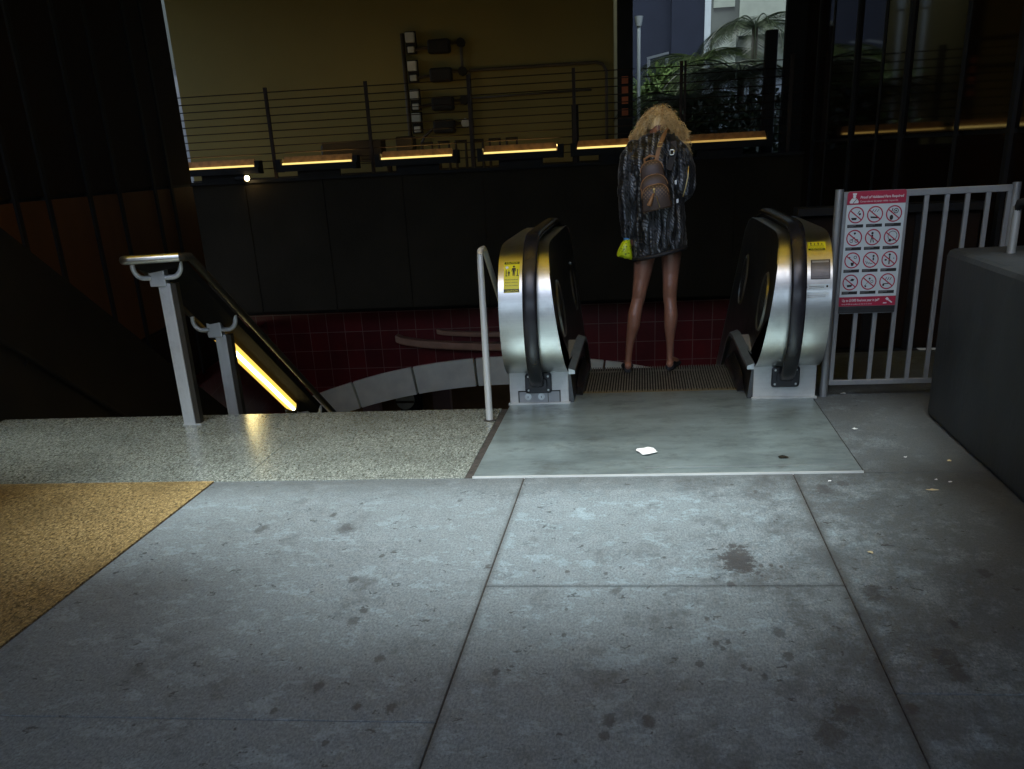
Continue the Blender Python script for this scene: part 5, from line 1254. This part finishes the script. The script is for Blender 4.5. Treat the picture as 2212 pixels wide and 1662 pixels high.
mb = MB(); mb.tube([onbag(-0.092, 0.003, 0.118), onbag(0.092, 0.003, 0.118)], 0.0034, 6); mb.tube([onbag(-0.091, 0.003, 0.10), onbag(-0.082, 0.14, 0.11)], 0.003, 6); mb.build('piping', 'tanleather', fp2)
mb = MB(); mb.tube([onbag(0.016, 0.012, 0.1315), onbag(0.004, 0.085, 0.1325)], 0.0032, 6); mb.build('zip', 'gold', fp2)
mb = MB(); mb.ball(onbag(-0.004, 0.122, 0.136), 0.010, 12, 8, 0.9, 0.5, 0.95); mb.tube([onbag(-0.004, 0.115, 0.137), onbag(-0.006, 0.10, 0.139)], 0.006, 8); mb.build('clasp', 'gold', fp2, smooth=180)
mb = MB(); mb.tube([onbag(-0.006, 0.102, 0.142), onbag(-0.020, 0.085, 0.145), onbag(-0.036, 0.058, 0.144), onbag(-0.050, 0.035, 0.142)], [.004, .009, .013, .015], 8); mb.build('tassel', 'tanleather', fp2, smooth=60)
mb = MB(); mb.tube([onbag(-0.036, 0.272, 0.05), onbag(-0.038, 0.305, 0.055), onbag(0.0, 0.318, 0.058), onbag(0.034, 0.306, 0.055), onbag(0.034, 0.272, 0.05)], 0.0075, 8); mb.build('top_handle', 'tanleather', bp_, smooth=60)
# tan strap from the bag up over the right shoulder
def ribbon(name, pts, w_, m, parent, t=0.004):
    P = [Vector(p) for p in pts]; rings = []
    for i, p_ in enumerate(P):
        d = (P[min(i + 1, len(P) - 1)] - P[max(0, i - 1)]).normalized(); sd_ = d.cross(Vector((0, 1, 0.35))).normalized(); nn = sd_.cross(d).normalized()
        rings.append([p_ + sd_ * w_ + nn * t, p_ - sd_ * w_ + nn * t, p_ - sd_ * w_ - nn * t, p_ + sd_ * w_ - nn * t])
    mb = MB(); mb.loft(rings); return mb.build(name, m, parent)
st = ribbon('strap', [(0.088, 7.105, 1.355), (0.098, 7.112, 1.40), (0.112, 7.120, 1.45), (0.135, 7.155, 1.50), (0.152, 7.215, 1.530), (0.165, 7.29, 1.525), (0.175, 7.36, 1.47)], 0.0125, 'tanleather', bp_)
mb = MB(); mb.tube([(0.094, 7.098, 1.437), (0.122, 7.098, 1.437), (0.128, 7.10, 1.457), (0.100, 7.10, 1.459), (0.094, 7.098, 1.437)], 0.0026, 6); mb.build('slider', 'gold', st)
ls = ribbon('side_strap', [(0.165, 7.10, 1.30), (0.185, 7.12, 1.36), (0.20, 7.135, 1.41), (0.195, 7.16, 1.46), (0.185, 7.22, 1.50)], 0.020, 'shoe', bp_)
def ring_buckle(c, w_, h_):
    mb = MB(); o = []
    for cx_, cy_, a0_ in ((w_ - .006, h_ - .006, 0), (-w_ + .006, h_ - .006, 90), (-w_ + .006, -h_ + .006, 180), (w_ - .006, -h_ + .006, 270)):
        for i in range(4): a = math.radians(a0_ + 30 * i); o.append((c[0] + cx_ + .006 * math.cos(a), c[1], c[2] + cy_ + .006 * math.sin(a)))
    mb.tube(o + o[:1], 0.0042, 6); return mb
ring_buckle((0.186, 7.108, 1.400), 0.012, 0.014).build('buckle', 'silver', ls, smooth=180)
mb = MB(); mb.tube([(0.295, 7.195, 1.315), (0.292, 7.185, 1.25), (0.278, 7.18, 1.19), (0.262, 7.182, 1.135)], 0.0042, 6); mb.build('dangling_cord', 'gold', bp_, smooth=180)
for x, z in ((0.213, 1.225), (0.226, 1.115)):
    mb = MB(); mb.box(x - 0.006, x + 0.006, 7.118, 7.124, z - 0.012, z + 0.012); mb.build('metal_tip', 'silver', bp_)
# yellow bag in the left hand
yb_ = thing('carrier_bag', (-0.115, 7.25, 0.76), 'crumpled neon yellow plastic bag with a blue top held in the left hand', 'bag')
rb = random.Random(9); mb = MB(); rings = []
for t, xl_, xr_, zl, zr, d in ((0, -.168, -.064, .786, .758, .030), (.15, -.166, -.062, .80, .775, .038), (.45, -.154, -.066, .83, .81, .040), (.75, -.140, -.072, .858, .848, .030), (1, -.118, -.078, .880, .885, .018)):
    ring = []
    for i in range(24):
        a = 2 * PI * i / 24; u = (1 + math.cos(a)) / 2; k = 1 + rb.uniform(-.10, .10)
        ring.append((xl_ + (xr_ - xl_) * u, 7.262 + d * math.sin(a) * k, zl + (zr - zl) * u + rb.uniform(-.004, .004)))
    rings.append(ring)
mb.loft(rings); mb.build('sack', 'neon', yb_, smooth=70)
mb = MB(); mb.loft([[(-.098 + r_ * math.cos(2 * PI * i / 14), 7.262 + r_ * .6 * math.sin(2 * PI * i / 14), z) for i in range(14)] for r_, z in ((.020, .878), (.024, .892), (.014, .900), (.022, .915))]); mb.build('tied_top', 'bluebag', yb_, smooth=70)
